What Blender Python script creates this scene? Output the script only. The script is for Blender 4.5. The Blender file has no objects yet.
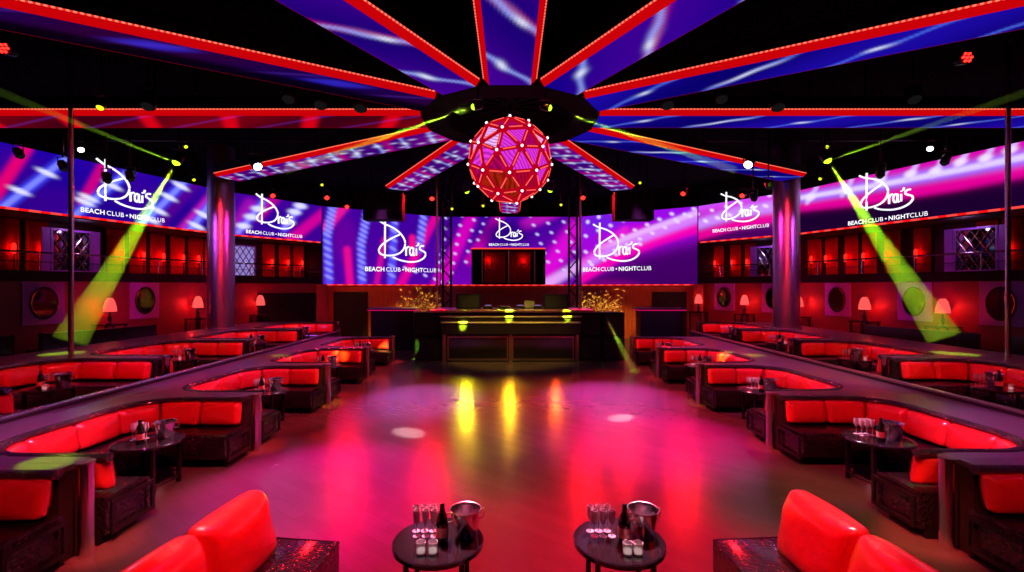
import bpy, bmesh, math, random
import numpy as np
from mathutils import Vector, Matrix

random.seed(7)
SC = bpy.context.scene
C = SC.collection
PI = math.pi
F, CX, CY, H = 470.0, 510.0, 287.0, 2.5


def W(u, v, Y):
    """a measured pixel of the photograph at depth Y, in metres"""
    return Vector(((u - CX) / F * Y, Y, H - (v - CY) / F * Y))


def lin(r, g, b):
    f = lambda c: (c / 255 / 12.92) if c / 255 <= .04045 else ((c / 255 + .055) / 1.055) ** 2.4
    return (f(r), f(g), f(b))


# ------------------------------------------------------------------ materials
def newmat(name):
    m = bpy.data.materials.new(name)
    m.use_nodes = True
    return m, m.node_tree.nodes, m.node_tree.links, m.node_tree.nodes['Principled BSDF']


def mat(name, col, rough=.5, metal=0., noise=0., nscale=20., bump=0., bscale=40., spec=.5, coat=0., kind='noise', aniso=None):
    m, N, L, B = newmat(name)
    B.inputs['Base Color'].default_value = (*col, 1)
    B.inputs['Roughness'].default_value = rough
    B.inputs['Metallic'].default_value = metal
    B.inputs['Specular IOR Level'].default_value = spec
    B.inputs['Coat Weight'].default_value = coat
    B.inputs['Coat Roughness'].default_value = .12
    tc = N.new('ShaderNodeTexCoord')
    if noise:
        t = N.new('ShaderNodeTexNoise'); t.inputs['Scale'].default_value = nscale
        L.new(tc.outputs['Object'], t.inputs['Vector'])
        mx = N.new('ShaderNodeMix'); mx.data_type = 'RGBA'
        mx.inputs[6].default_value = (*[c * (1 - noise) for c in col], 1)
        mx.inputs[7].default_value = (*[min(1, c * (1 + noise)) for c in col], 1)
        L.new(t.outputs['Fac'], mx.inputs[0]); L.new(mx.outputs[2], B.inputs['Base Color'])
    if bump:
        if kind == 'voronoi':
            t = N.new('ShaderNodeTexVoronoi'); o = 'Distance'
        else:
            t = N.new('ShaderNodeTexNoise'); o = 'Fac'; t.inputs['Detail'].default_value = 4
        t.inputs['Scale'].default_value = bscale
        L.new(tc.outputs['Object'], t.inputs['Vector'])
        b = N.new('ShaderNodeBump'); b.inputs['Strength'].default_value = bump; b.inputs['Distance'].default_value = .02
        L.new(t.outputs[o], b.inputs['Height']); L.new(b.outputs['Normal'], B.inputs['Normal'])
    return m


def emit(name, col, strength=1.):
    m = bpy.data.materials.new(name); m.use_nodes = True
    N = m.node_tree.nodes; L = m.node_tree.links
    N.remove(N['Principled BSDF'])
    e = N.new('ShaderNodeEmission'); e.inputs[0].default_value = (*col, 1); e.inputs[1].default_value = strength
    L.new(e.outputs[0], N['Material Output'].inputs[0])
    return m


def attr_emit(name, strength):
    m = bpy.data.materials.new(name); m.use_nodes = True
    N = m.node_tree.nodes; L = m.node_tree.links
    N.remove(N['Principled BSDF'])
    a = N.new('ShaderNodeAttribute'); a.attribute_name = 'picture'
    e = N.new('ShaderNodeEmission'); e.inputs[1].default_value = strength
    L.new(a.outputs['Color'], e.inputs[0]); L.new(e.outputs[0], N['Material Output'].inputs[0])
    return m


def dotted_emit(name, col, back, scale, s1, s0):
    """an LED tape: bright dots on a dimmer line (object X runs along the tape)"""
    m = bpy.data.materials.new(name); m.use_nodes = True
    N = m.node_tree.nodes; L = m.node_tree.links
    N.remove(N['Principled BSDF'])
    tc = N.new('ShaderNodeTexCoord'); sp = N.new('ShaderNodeSeparateXYZ'); L.new(tc.outputs['Object'], sp.inputs[0])
    mu = N.new('ShaderNodeMath'); mu.operation = 'MULTIPLY'; mu.inputs[1].default_value = scale; L.new(sp.outputs['X'], mu.inputs[0])
    fr = N.new('ShaderNodeMath'); fr.operation = 'FRACT'; L.new(mu.outputs[0], fr.inputs[0])
    gt = N.new('ShaderNodeMath'); gt.operation = 'GREATER_THAN'; gt.inputs[1].default_value = .45; L.new(fr.outputs[0], gt.inputs[0])
    mx = N.new('ShaderNodeMix'); mx.data_type = 'RGBA'; L.new(gt.outputs[0], mx.inputs[0])
    mx.inputs[6].default_value = (*[c * s0 for c in back], 1); mx.inputs[7].default_value = (*[c * s1 for c in col], 1)
    e = N.new('ShaderNodeEmission'); L.new(mx.outputs[2], e.inputs[0]); L.new(e.outputs[0], N['Material Output'].inputs[0])
    return m


M = {}
M['cushion'] = mat('red_leather', (.6, .018, .018), .3, noise=.15, nscale=9, bump=.5, bscale=9, coat=.5)
M['seat'] = mat('black_patent', (.012, .008, .01), .2, bump=.6, bscale=26, kind='voronoi', coat=.4)
M['glitter'] = mat('black_sequin', (.02, .015, .015), .18, bump=1., bscale=60, kind='voronoi', coat=.5)
M['dark'] = mat('dark_lacquer', (.016, .011, .012), .35, noise=.3)
M['ledge'] = mat('grey_laminate', (.075, .06, .08), .3, noise=.25, nscale=3, bump=.05, bscale=30)
M['steel'] = mat('brushed_steel', (.62, .58, .58), .22, 1., bump=.04, bscale=80)
M['trim'] = mat('pale_trim', (.75, .7, .5), .35, noise=.08)
M['postmetal'] = mat('post_steel', (.8, .7, .68), .16, 1., bump=.03, bscale=80)
M['brass'] = mat('warm_metal', (.65, .48, .32), .28, 1., bump=.04, bscale=80)
M['black'] = mat('matt_black', (.006, .005, .006), .7, noise=.3, spec=.15)
M['blackmetal'] = mat('black_metal', (.02, .018, .018), .3, .6, noise=.2)
M['grille'] = mat('speaker_mesh', (.008, .008, .009), .7, bump=.6, bscale=120)
M['mirror'] = mat('bucket_chrome', (.8, .76, .76), .2, 1., noise=.04)
M['column'] = mat('mirror_tile_column', (.36, .26, .34), .3, 1., noise=.15, nscale=30, bump=.12, bscale=45, kind='voronoi')
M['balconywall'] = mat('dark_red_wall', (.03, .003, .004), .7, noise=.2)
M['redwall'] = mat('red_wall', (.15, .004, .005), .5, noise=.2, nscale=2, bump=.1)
M['woodwall'] = mat('red_wood_wall', (.32, .07, .03), .45, noise=.3, nscale=4)
M['purplepanel'] = mat('plum_panel', (.3, .07, .5), .4, noise=.15, nscale=2)
M['curtain'] = mat('red_velvet', (.45, .008, .01), .75, noise=.25, nscale=6)
M['looking'] = mat('dark_mirror_glass', (.10, .11, .10), .04, 1., noise=.05)
M['bottle'] = mat('dark_bottle_glass', (.008, .012, .008), .08, noise=.1, coat=.6)
M['foil'] = mat('bottle_label_foil', (.75, .28, .25), .35, .4, noise=.1)
M['tabletop'] = mat('black_glass_top', (.012, .008, .01), .1, noise=.3, coat=.3, spec=.7)
M['carpet'] = mat('dark_carpet', (.02, .012, .016), .9, noise=.5, nscale=60, bump=.3, bscale=200)
M['ceiling'] = mat('black_ceiling', (.003, .003, .003), .95, noise=.3, spec=.03)
M['hub'] = mat('black_hub_paint', (.004, .004, .004), .8, noise=.3, spec=.08)
M['leaf'] = mat('glossy_leaf', (.4, .3, .1), .35, noise=.4, nscale=5)
M['wax'] = emit('candle_glow', (1., .78, .72), 1.3)
M['strip'] = dotted_emit('red_led_tape', lin(255, 125, 100), lin(255, 50, 38), 15.0, 1.25, .9)
M['screenstrip'] = dotted_emit('red_led_edge', lin(255, 72, 66), lin(255, 20, 24), 2.2, 1.1, .9)
M['stripred'] = emit('red_led_line', lin(255, 62, 48), 1.3)
M['flank'] = emit('strip_wash_red', lin(222, 0, 10), .8)  # red wash of the LED strip, painted in as emission
M['screen'] = attr_emit('video_picture', 1.1)
M['beamscreen'] = attr_emit('beam_video_picture', .95)
M['logo'] = emit('white_sign', lin(250, 248, 255), 1.25)
M['shade'] = emit('lit_lamp_shade', lin(255, 88, 84), 1.1)
M['sconce'] = emit('red_sconce_glass', lin(255, 40, 30), 1.3)
M['bar'] = emit('ball_led_bar', lin(255, 92, 78), 1.25)
M['ballglow'] = emit('bar_light_on_frame', lin(190, 0, 30), .9)  # light of the LED bars on the frame, given as emission
M['node'] = emit('ball_lamp', lin(255, 215, 215), 2.2)
M['ballframe'] = mat('red_frame', (.75, .006, .03), .4, noise=.2)
M['pinkglow'] = emit('pink_counter_light', lin(215, 10, 95), .8)
M['paleglow'] = emit('display_reflection_glow', lin(165, 140, 225), .8)  # lit player displays; also screen reflections painted on one lattice panel


def glassmat():
    m, N, L, B = newmat('clear_glass')
    B.inputs['Roughness'].default_value = .03
    B.inputs['Transmission Weight'].default_value = .6
    B.inputs['IOR'].default_value = 1.4
    B.inputs['Base Color'].default_value = (1., .82, .88, 1)
    return m


M['glass'] = glassmat()


def floormat():
    m, N, L, B = newmat('dance_floor_boards')
    tc = N.new('ShaderNodeTexCoord'); mp = N.new('ShaderNodeMapping')
    mp.inputs['Rotation'].default_value = (0, 0, math.radians(38))
    L.new(tc.outputs['Object'], mp.inputs[0])
    br = N.new('ShaderNodeTexBrick')
    br.inputs['Scale'].default_value = 1.; br.inputs['Brick Width'].default_value = .62; br.inputs['Row Height'].default_value = .15
    br.inputs['Mortar Size'].default_value = .006
    br.inputs['Color1'].default_value = (.13, .085, .08, 1); br.inputs['Color2'].default_value = (.115, .072, .066, 1)
    br.inputs['Mortar'].default_value = (.112, .07, .064, 1)
    L.new(mp.outputs[0], br.inputs[0])
    n = N.new('ShaderNodeTexNoise'); n.inputs['Scale'].default_value = 1.3; n.inputs['Detail'].default_value = 5
    L.new(tc.outputs['Object'], n.inputs[0])
    mx = N.new('ShaderNodeMix'); mx.data_type = 'RGBA'; mx.blend_type = 'MULTIPLY'; mx.inputs[0].default_value = .6
    L.new(br.outputs['Color'], mx.inputs[6]); L.new(n.outputs['Color'], mx.inputs[7])
    L.new(br.outputs['Color'], B.inputs['Base Color'])
    B.inputs['Specular IOR Level'].default_value = .3
    mr = N.new('ShaderNodeMapRange'); mr.inputs[3].default_value = .2; mr.inputs[4].default_value = .3
    L.new(n.outputs['Fac'], mr.inputs[0]); L.new(mr.outputs[0], B.inputs['Roughness'])
    b = N.new('ShaderNodeBump'); b.inputs['Strength'].default_value = .04; b.inputs['Distance'].default_value = .003
    L.new(br.outputs['Fac'], b.inputs['Height']); b.invert = True
    L.new(b.outputs[0], B.inputs['Normal'])
    return m


M['floor'] = floormat()

# ------------------------------------------------------------------ mesh building


class MB:
    def __init__(self):
        self.v, self.f = [], []

    def add(self, vs, fs):
        n = len(self.v)
        self.v += [tuple(p) for p in vs]
        self.f += [tuple(i + n for i in f) for f in fs]
        return self

    def box(self, lo, hi, ch=0.):
        (x0, y0, z0), (x1, y1, z1) = lo, hi
        if x0 > x1: x0, x1 = x1, x0
        if ch <= 0:
            vs = [(x, y, z) for z in (z0, z1) for y in (y0, y1) for x in (x0, x1)]
            return self.add(vs, [(0, 2, 3, 1), (4, 5, 7, 6), (0, 1, 5, 4), (2, 6, 7, 3), (0, 4, 6, 2), (1, 3, 7, 5)])
        bm = bmesh.new()
        bmesh.ops.create_cube(bm, size=1)
        for q in bm.verts:
            q.co = Vector(((x0 + x1) / 2 + q.co.x * (x1 - x0), (y0 + y1) / 2 + q.co.y * (y1 - y0), (z0 + z1) / 2 + q.co.z * (z1 - z0)))
        bmesh.ops.bevel(bm, geom=bm.edges[:], offset=ch, segments=2, affect='EDGES', profile=.6)
        bm.verts.index_update()
        self.add([q.co for q in bm.verts], [[q.index for q in f.verts] for f in bm.faces])
        bm.free()
        return self

    def cyl(self, p0, p1, r0, r1=None, n=16, cap=True):
        p0, p1 = Vector(p0), Vector(p1)
        r1 = r0 if r1 is None else r1
        d = (p1 - p0).normalized()
        a = d.orthogonal().normalized(); b = d.cross(a)
        vs = []
        for p, r in ((p0, r0), (p1, r1)):
            vs += [p + (a * math.cos(2 * PI * i / n) + b * math.sin(2 * PI * i / n)) * r for i in range(n)]
        fs = [(i, (i + 1) % n, n + (i + 1) % n, n + i) for i in range(n)]
        if cap:
            fs += [tuple(range(n))[::-1], tuple(range(n, 2 * n))]
        return self.add(vs, fs)

    def lathe(self, prof, c=(0, 0, 0), n=24):
        vs, fs = [], []
        k = len(prof)
        for r, z in prof:
            vs += [(c[0] + r * math.cos(2 * PI * i / n), c[1] + r * math.sin(2 * PI * i / n), c[2] + z) for i in range(n)]
        for j in range(k - 1):
            fs += [(j * n + i, j * n + (i + 1) % n, (j + 1) * n + (i + 1) % n, (j + 1) * n + i) for i in range(n)]
        if prof[0][0] > 1e-6: fs.append(tuple(range(n))[::-1])
        if prof[-1][0] > 1e-6: fs.append(tuple(range((k - 1) * n, k * n)))
        return self.add(vs, fs)

    def tube(self, path, r, n=8, closed=False):
        P = [Vector(p) for p in path]
        vs, fs = [], []
        m = len(P)
        up = Vector((0, 0, 1))
        for i, p in enumerate(P):
            if closed: t = P[(i + 1) % m] - P[i - 1]
            else: t = P[min(i + 1, m - 1)] - P[max(i - 1, 0)]
            t.normalize()
            a = t.cross(up)
            if a.length < 1e-3: a = t.orthogonal()
            a.normalize(); b = a.cross(t)
            vs += [p + (a * math.cos(2 * PI * k / n) + b * math.sin(2 * PI * k / n)) * r for k in range(n)]
        for i in range(m if closed else m - 1):
            j = (i + 1) % m
            fs += [(i * n + k, i * n + (k + 1) % n, j * n + (k + 1) % n, j * n + k) for k in range(n)]
        if not closed: fs += [tuple(range(n))[::-1], tuple(range((m - 1) * n, m * n))]
        return self.add(vs, fs)

    def prism(self, poly, z0, z1):
        n = len(poly)
        vs = [(x, y, z0) for x, y in poly] + [(x, y, z1) for x, y in poly]
        fs = [tuple(range(n))[::-1], tuple(range(n, 2 * n))] + [(i, (i + 1) % n, n + (i + 1) % n, n + i) for i in range(n)]
        return self.add(vs, fs)

    def loft(self, rings, cap=True):
        n = len(rings[0]); vs = [p for r in rings for p in r]; fs = []
        for j in range(len(rings) - 1):
            fs += [(j * n + i, j * n + (i + 1) % n, (j + 1) * n + (i + 1) % n, (j + 1) * n + i) for i in range(n)]
        if cap: fs += [tuple(range(n))[::-1], tuple(range((len(rings) - 1) * n, len(rings) * n))]
        return self.add(vs, fs)

    def mesh(self, name, m, smooth=False):
        me = bpy.data.meshes.new(name)
        me.from_pydata(self.v, [], self.f)
        bm = bmesh.new(); bm.from_mesh(me)
        bmesh.ops.recalc_face_normals(bm, faces=bm.faces[:])
        bm.to_mesh(me); bm.free()
        me.materials.append(m)
        if smooth:
            me.shade_smooth()
            try: me.set_sharp_from_angle(angle=math.radians(38))
            except Exception: pass
        return me

    def build(self, name, m, parent=None, smooth=False, label=None):
        o = bpy.data.objects.new(name, self.mesh(name, m, smooth))
        C.objects.link(o)
        if parent is not None: o.parent = parent
        if label: o['label'] = label
        return o


def thing(name, label, cat, loc=(0, 0, 0), rz=0., group=None):
    o = bpy.data.objects.new(name, None)
    o.empty_display_size = .2
    C.objects.link(o)
    o.location = loc; o.rotation_euler = (0, 0, rz)
    return tag(o, label, cat, group)


def tag(o, label, cat, group=None):
    o['label'] = label; o['category'] = cat; o['kind'] = 'thing'
    if group: o['group'] = group
    return o


def struct(o):
    o['kind'] = 'structure'
    return o


KIDS = {}


def copy_tree(o, parent=None):
    c = o.copy(); C.objects.link(c)
    if parent is not None: c.parent = parent
    for ch in [k for k in o.children]: copy_tree(ch, c)
    return c


def dup(o, loc, label=None, rz=None, group=None):
    c = copy_tree(o)
    c.location = loc
    if rz is not None: c.rotation_euler = (0, 0, rz)
    if label: c['label'] = label
    if group: c['group'] = group
    return c


SIDE = {-1: 'blue-screen side', 1: 'pink-screen side'}
ORD = ['first', 'second', 'third', 'fourth', 'fifth', 'sixth', 'seventh', 'eighth', 'ninth', 'tenth', 'eleventh', 'twelfth']


def spot(loc, target, col, energy, deg, blend=.4, radius=.08):
    d = bpy.data.lights.new('spot_lamp', 'SPOT')
    d.color = col; d.energy = energy; d.spot_size = math.radians(deg); d.spot_blend = blend; d.shadow_soft_size = radius
    o = bpy.data.objects.new('spot_lamp', d); C.objects.link(o)
    o.location = loc
    o.rotation_euler = (Vector(target) - Vector(loc)).to_track_quat('-Z', 'Y').to_euler()
    return o


def point(loc, col, energy, radius=.05):
    d = bpy.data.lights.new('point_lamp', 'POINT')
    d.color = col; d.energy = energy; d.shadow_soft_size = radius
    o = bpy.data.objects.new('point_lamp', d); C.objects.link(o); o.location = loc
    return o


# ------------------------------------------------------------------ the room shell
CEIL = 7.0
AX = 0.0
WP = [(-14.3, 7.0), (-12.75, 11.75), (-10.85, 17.7), (-8.45, 21.1), (-3.6, 24.3)]   # wall line, one half


def wl(side):
    return [Vector((x * -side, y, 0)) for x, y in WP]


def seg_normal(a, b, side):
    d = (b - a).normalized()
    n = Vector((-d.y, d.x, 0))
    if n.x * side < 0: n = -n
    return n                                       # outward


def wall_at(u, side):
    """the wall line where the photograph's column u meets it: point, outward normal, segment index"""
    k = (u - CX) / F
    P = wl(side)
    for i in range(len(P) - 1):
        a, b = P[i], P[i + 1]
        den = (b.x - a.x) - k * (b.y - a.y)
        t = (k * a.y - a.x) / den
        if -1e-6 <= t <= 1 + 1e-6:
            return a + (b - a) * t, seg_normal(a, b, side), i
    return P[1], seg_normal(P[0], P[1], side), 0


def offs(P, side, d):
    """the wall line moved outward by d with mitred corners"""
    out = []
    for i, p in enumerate(P):
        ns = []
        if i > 0: ns.append(seg_normal(P[i - 1], P[i], side))
        if i < len(P) - 1: ns.append(seg_normal(P[i], P[i + 1], side))
        n = sum(ns, Vector()) / len(ns)
        out.append(p + n * (d / max(n.length_squared, .2)))
    return out


def band(P, Q, z0, z1):
    """a solid between two plan lines"""
    mb = MB()
    for i in range(len(P) - 1):
        vs = [(p.x, p.y, z) for z in (z0, z1) for p in (P[i], P[i + 1], Q[i + 1], Q[i])]
        mb.add(vs, [(0, 1, 2, 3), (4, 5, 6, 7), (0, 1, 5, 4), (1, 2, 6, 5), (2, 3, 7, 6), (3, 0, 4, 7)])
    return mb


fl = struct(MB().box((-17, -4, -.2), (17, 28, 0)).build('floor', M['floor']))
struct(MB().box((-17, -4, CEIL), (17, 28, CEIL + .2)).build('ceiling', M['ceiling']))
struct(MB().box((-17, -4.2, 0), (17, -4, CEIL)).build('wall_front', M['black']))
for s, nm in ((-1, 'left'), (1, 'right')):
    struct(MB().box((17 * s, -4, 0), (17.2 * s, 28, CEIL)).build('wall_' + nm, M['black']))
struct(MB().box((-17, 28, 0), (17, 28.2, CEIL)).build('wall_back', M['black']))

SB, ST, BB = 4.52, 6.12, 2.63      # side screens bottom, all screens top, back screens bottom
for s, nm in ((-1, 'left'), (1, 'right')):
    P = wl(s)
    side = P[:4]
    O = offs(P, s, .25)[:4]
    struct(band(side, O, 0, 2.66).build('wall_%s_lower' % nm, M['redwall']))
    O2 = offs(P, s, 1.9)[:4]; O3 = offs(P, s, 2.1)[:4]
    struct(band([p for p in offs(P, s, -.06)[:4]], O2, 2.66, 2.93).build('balcony_floor_slab_%s' % nm, M['black']))
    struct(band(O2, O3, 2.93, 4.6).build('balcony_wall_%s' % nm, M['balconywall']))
    struct(band(offs(P, s, .12)[:4], O2, 4.46, 4.6).build('balcony_ceiling_%s' % nm, M['black']))
    struct(band(offs(P, s, .12)[:4], O, 4.46, CEIL).build('wall_%s_upper' % nm, M['black']))
    # the closing cheek where the balcony meets the back wall
    a, b = P[3], O2[3]
    struct(band([a, b], [a + Vector((0, .12, 0)), b + Vector((0, .12, 0))], 2.66, 4.6).build('balcony_cheek_wall_%s' % nm, M['black']))
bk = [Vector((-8.45, 21.1, 0)), Vector((-3.6, 24.3, 0)), Vector((3.6, 24.3, 0)), Vector((8.45, 21.1, 0))]
bo = [p + Vector((0, .25, 0)) for p in bk]
struct(band(bk, bo, 0, 2.63).build('wall_back_lower', M['woodwall']))
struct(band([p + Vector((0, .12, 0)) for p in bk], bo, 2.63, CEIL).build('wall_back_upper', M['black']))

# raised floors behind the booth rows
RX = {-1: -6.1, 1: 6.45}
T2X = {-1: -6.6, 1: 7.2}
for s, nm in ((-1, 'left'), (1, 'right')):
    x0 = RX[s]
    pts = [(x0, -3.9), (x0, 17.2)]
    wpts = [(p.x - s * .02, p.y) for p in wl(s)[:4]]
    k = 19.4
    # wall line up to y = 19.4
    pl = [(x0, -3.9), (x0, 17.0), (x0 - s * .0 + s * 1.2, 18.6)]
    a, b = wl(s)[2], wl(s)[3]
    t = (18.6 - a.y) / (b.y - a.y)
    q = a + (b - a) * t
    poly = pl + [(q.x - s * .02, 18.6), (a.x - s * .02, a.y)] + [(p.x - s * .02, p.y) for p in (wl(s)[1], wl(s)[0])] + [(14.3 * s - s * .02, -3.9)]
    struct(MB().prism(poly, 0, .3).build('floor_%s_tier' % nm, M['carpet']))
    x1 = T2X[s] + s * 3.22
    poly = [(x1, -3.9), (x1, 18.3)] + [(a.x + (b.x - a.x) * ((18.3 - a.y) / (b.y - a.y)) - s * .03, 18.3), (a.x - s * .03, a.y)] + [(p.x - s * .03, p.y) for p in (wl(s)[1], wl(s)[0])] + [(14.27 * s, -3.9)]
    struct(MB().prism(poly, .3, .6).build('floor_%s_upper_tier' % nm, M['carpet']))

# ------------------------------------------------------------------ video screens
RES = .045


class Pic:
    """the picture a screen shows, in its own metres (s along, h up)"""

    def __init__(self, a, b, z0, z1):
        self.a, self.b, self.z0, self.z1 = a, b, z0, z1
        self.len = (b - a).length
        n, m = int(self.len / RES) + 1, int((z1 - z0) / RES) + 1
        self.S, self.Z = np.meshgrid(np.linspace(.03, self.len - .03, n), np.linspace(z0, z1, m))
        self.col = np.zeros((*self.S.shape, 3))

    def at(self, u, v):
        """where a measured pixel lies on this screen"""
        k = (u - CX) / F
        a, b = self.a, self.b
        den = (b.x - a.x) - k * (b.y - a.y)
        t = (k * a.y - a.x) / den
        y = a.y + (b.y - a.y) * t
        return t * self.len, H - (v - CY) / F * y, y / F

    def fill(self, top, bot):
        k = ((self.Z - self.z0) / (self.z1 - self.z0))[..., None]
        self.col[:] = np.array(lin(*top)) * k + np.array(lin(*bot)) * (1 - k)
        return self

    def mix(self, k, c):
        k = np.clip(k, 0, 1)[..., None]
        self.col[:] = self.col * (1 - k) + np.array(lin(*c)) * k

    def band(self, pts, w, c, op=1., soft=1.):
        Q = [self.at(*p) for p in pts]
        d = np.full(self.S.shape, 1e9)
        for (s0, h0, q0), (s1, h1, q1) in zip(Q, Q[1:]):
            L2 = (s1 - s0) ** 2 + (h1 - h0) ** 2 + 1e-9
            t = np.clip(((self.S - s0) * (s1 - s0) + (self.Z - h0) * (h1 - h0)) / L2, 0, 1)
            d = np.minimum(d, np.hypot(self.S - s0 - t * (s1 - s0), self.Z - h0 - t * (h1 - h0)))
        w = w * Q[0][2]
        self.mix(op * np.exp(-(d / (w * .8)) ** 3.2), c)
        return self

    def blob(self, u, v, ru, rv, c, op=1., tilt=0.):
        s, h, q = self.at(u, v)
        ds, dh = self.S - s, self.Z - h
        ca, sa = math.cos(tilt), math.sin(tilt)
        e = ((ds * ca + dh * sa) / (ru * q)) ** 2 + ((-ds * sa + dh * ca) / (rv * q)) ** 2
        self.mix(op * np.exp(-e * e), c)
        return self

    def mesh(self, name, nrm, off):
        n, m = self.S.shape[1], self.S.shape[0]
        d = (self.b - self.a) / self.len
        vs = [(self.a.x + d.x * s - nrm.x * off, self.a.y + d.y * s - nrm.y * off, z) for s, z in zip(self.S.ravel(), self.Z.ravel())]
        fs = [(j * n + i, j * n + i + 1, (j + 1) * n + i + 1, (j + 1) * n + i) for j in range(m - 1) for i in range(n - 1)]
        me = bpy.data.meshes.new(name); me.from_pydata(vs, [], fs)
        at = me.color_attributes.new('picture', 'FLOAT_COLOR', 'POINT')
        c = np.ones((n * m, 4), np.float32); c[:, :3] = self.col.reshape(-1, 3)
        at.data.foreach_set('color', c.ravel())
        me.materials.append(M['screen'])
        return me


LOGO = [
    [(377, 224.6), (380, 226.6), (383.4, 228.3), (391, 231), (397.5, 235), (402, 240), (403.8, 245), (402.6, 250.5), (398.5, 255), (392, 257.4), (385, 257.8), (380, 256.6), (378.2, 253.6), (380, 249.4), (384.6, 245.2), (391, 241.2), (398.7, 237.2)],
    [(384.2, 223.6), (384, 242), (384, 260.5)],
    [(391.6, 259), (396, 261), (402, 262.5), (409, 263.3), (416, 262.5), (421.6, 260), (424.6, 256.6), (424.2, 253.6), (421.4, 252), (418.9, 250.6), (418.8, 248.7), (420.6, 247.2), (423, 247.2)],
    [(404.8, 257.4), (404.7, 249)], [(404.7, 251.6), (406, 249.2), (408, 248.8)],
    [(412, 250.2), (410.4, 249.2), (408.7, 251), (408.6, 254.6), (410, 256.8), (411.8, 255), (412.2, 249.6), (412.3, 255.4), (413.4, 257)],
    [(415.2, 250), (415.2, 256.8)], [(415.4, 247), (415.4, 247.9)], [(417.6, 244.4), (416.8, 247.2)],
]


def smooth_path(p, k=4):
    if len(p) < 3: return p
    out = []
    for i in range(len(p) - 1):
        p0, p1, p2, p3 = p[max(i - 1, 0)], p[i], p[i + 1], p[min(i + 2, len(p) - 1)]
        for j in range(k):
            t = j / k
            out.append(tuple(.5 * (2 * b + (c - a) * t + (2 * a - 5 * b + 4 * c - d) * t * t + (-a + 3 * b - 3 * c + d) * t ** 3) for a, b, c, d in zip(p0, p1, p2, p3)))
    return out + [p[-1]]


def text_mesh(txt, size, bold):
    cu = bpy.data.curves.new('lettering', 'FONT')
    cu.body = txt; cu.size = size; cu.offset = bold; cu.space_character = 1.06
    o = bpy.data.objects.new('lettering', cu); C.objects.link(o)
    bpy.context.view_layer.update()
    me = bpy.data.meshes.new_from_object(o.evaluated_get(bpy.context.evaluated_depsgraph_get()))
    bpy.data.objects.remove(o); bpy.data.curves.remove(cu)
    vs = [tuple(v.co) for v in me.vertices]; fs = [tuple(p.vertices) for p in me.polygons]
    bpy.data.meshes.remove(me)
    return vs, fs


def add_logo(parent, pic, nrm, u, v, wpx, side, thick=.9):
    """script logo with its line of lettering; u,v: middle of the logo, wpx: width of the lettering line"""
    s0, h0, q = pic.at(u, v)
    sl, _, _ = pic.at(u - wpx / 2, v); sr, _, _ = pic.at(u + wpx / 2, v)
    k = abs(sr - sl) / 71.
    d = (pic.b - pic.a).normalized()
    sg = 1 if sr > sl else -1
    put = lambda x, y, off: (pic.a.x + d.x * (s0 + sg * x * k) - nrm.x * off, pic.a.y + d.y * (s0 + sg * x * k) - nrm.y * off, h0 + y * k)
    mb = MB()
    for st in LOGO:
        mb.tube([put(x - 401, 252 - y, .05) for x, y in smooth_path(st)], thick * k, 6)
    mb.build('script_logo', M['logo'], parent)
    mb = MB()
    parts = [('BEACH', .022), ('CLUB', 0.), ('\u2022', .01), ('NIGHT', .022), ('CLUB', 0.)]
    x = 0; lay = []
    for t, b in parts:
        vs, fs = text_mesh(t, 1, b)
        x0 = min(p[0] for p in vs); x1 = max(p[0] for p in vs)
        lay.append((vs, fs, x - x0)); x += x1 - x0 + (.05 if t == 'NIGHT' else .3)
    tot = x - .3
    for vs, fs, dx in lay:
        mb.add([put((p[0] + dx) / tot * 71 - 35.5, p[1] / tot * 71 * 1.0 - 20.8, .045) for p in vs], fs)
    mb.build('lettering', M['logo'], parent)


def screen(name, label, pic, nrm, strip=True):
    t = thing(name, label, 'video screen')
    o = bpy.data.objects.new('picture', pic.mesh('picture', nrm, .03)); C.objects.link(o); o.parent = t
    d = (pic.b - pic.a) / pic.len
    pt = lambda s, off, z: (pic.a.x + d.x * s - nrm.x * off, pic.a.y + d.y * s - nrm.y * off, z)
    mb = MB()
    mb.add([pt(s, o_, z) for z in (pic.z0, pic.z1) for s, o_ in ((.03, .022), (pic.len - .03, .022), (pic.len - .03, -.1), (.03, -.1))],
           [(0, 1, 2, 3), (4, 5, 6, 7), (0, 1, 5, 4), (1, 2, 6, 5), (2, 3, 7, 6), (3, 0, 4, 7)])
    mb.build('cabinet', M['black'], t)
    if strip:
        z = pic.z0 - .03
        ln = MB().box((.12, -.03, -.028), (pic.len - .12, .03, .028)).build('led_strip', M['screenstrip'], t)
        ln.location = pt(0, .06, z); ln.rotation_euler = (0, 0, math.atan2(d.y, d.x))
    return t


def dotrows(pic, rows, c, op=.95):
    for (u0, v0, u1, v1, n, ru, rv) in rows:
        for i in range(n):
            t = i / max(n - 1, 1)
            pic.blob(u0 + (u1 - u0) * t, v0 + (v1 - v0) * t, ru * .85, rv * .8, c, op, tilt=-.5)


LP, RP = wl(-1), wl(1)
WHITE = (225, 225, 255)
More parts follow.
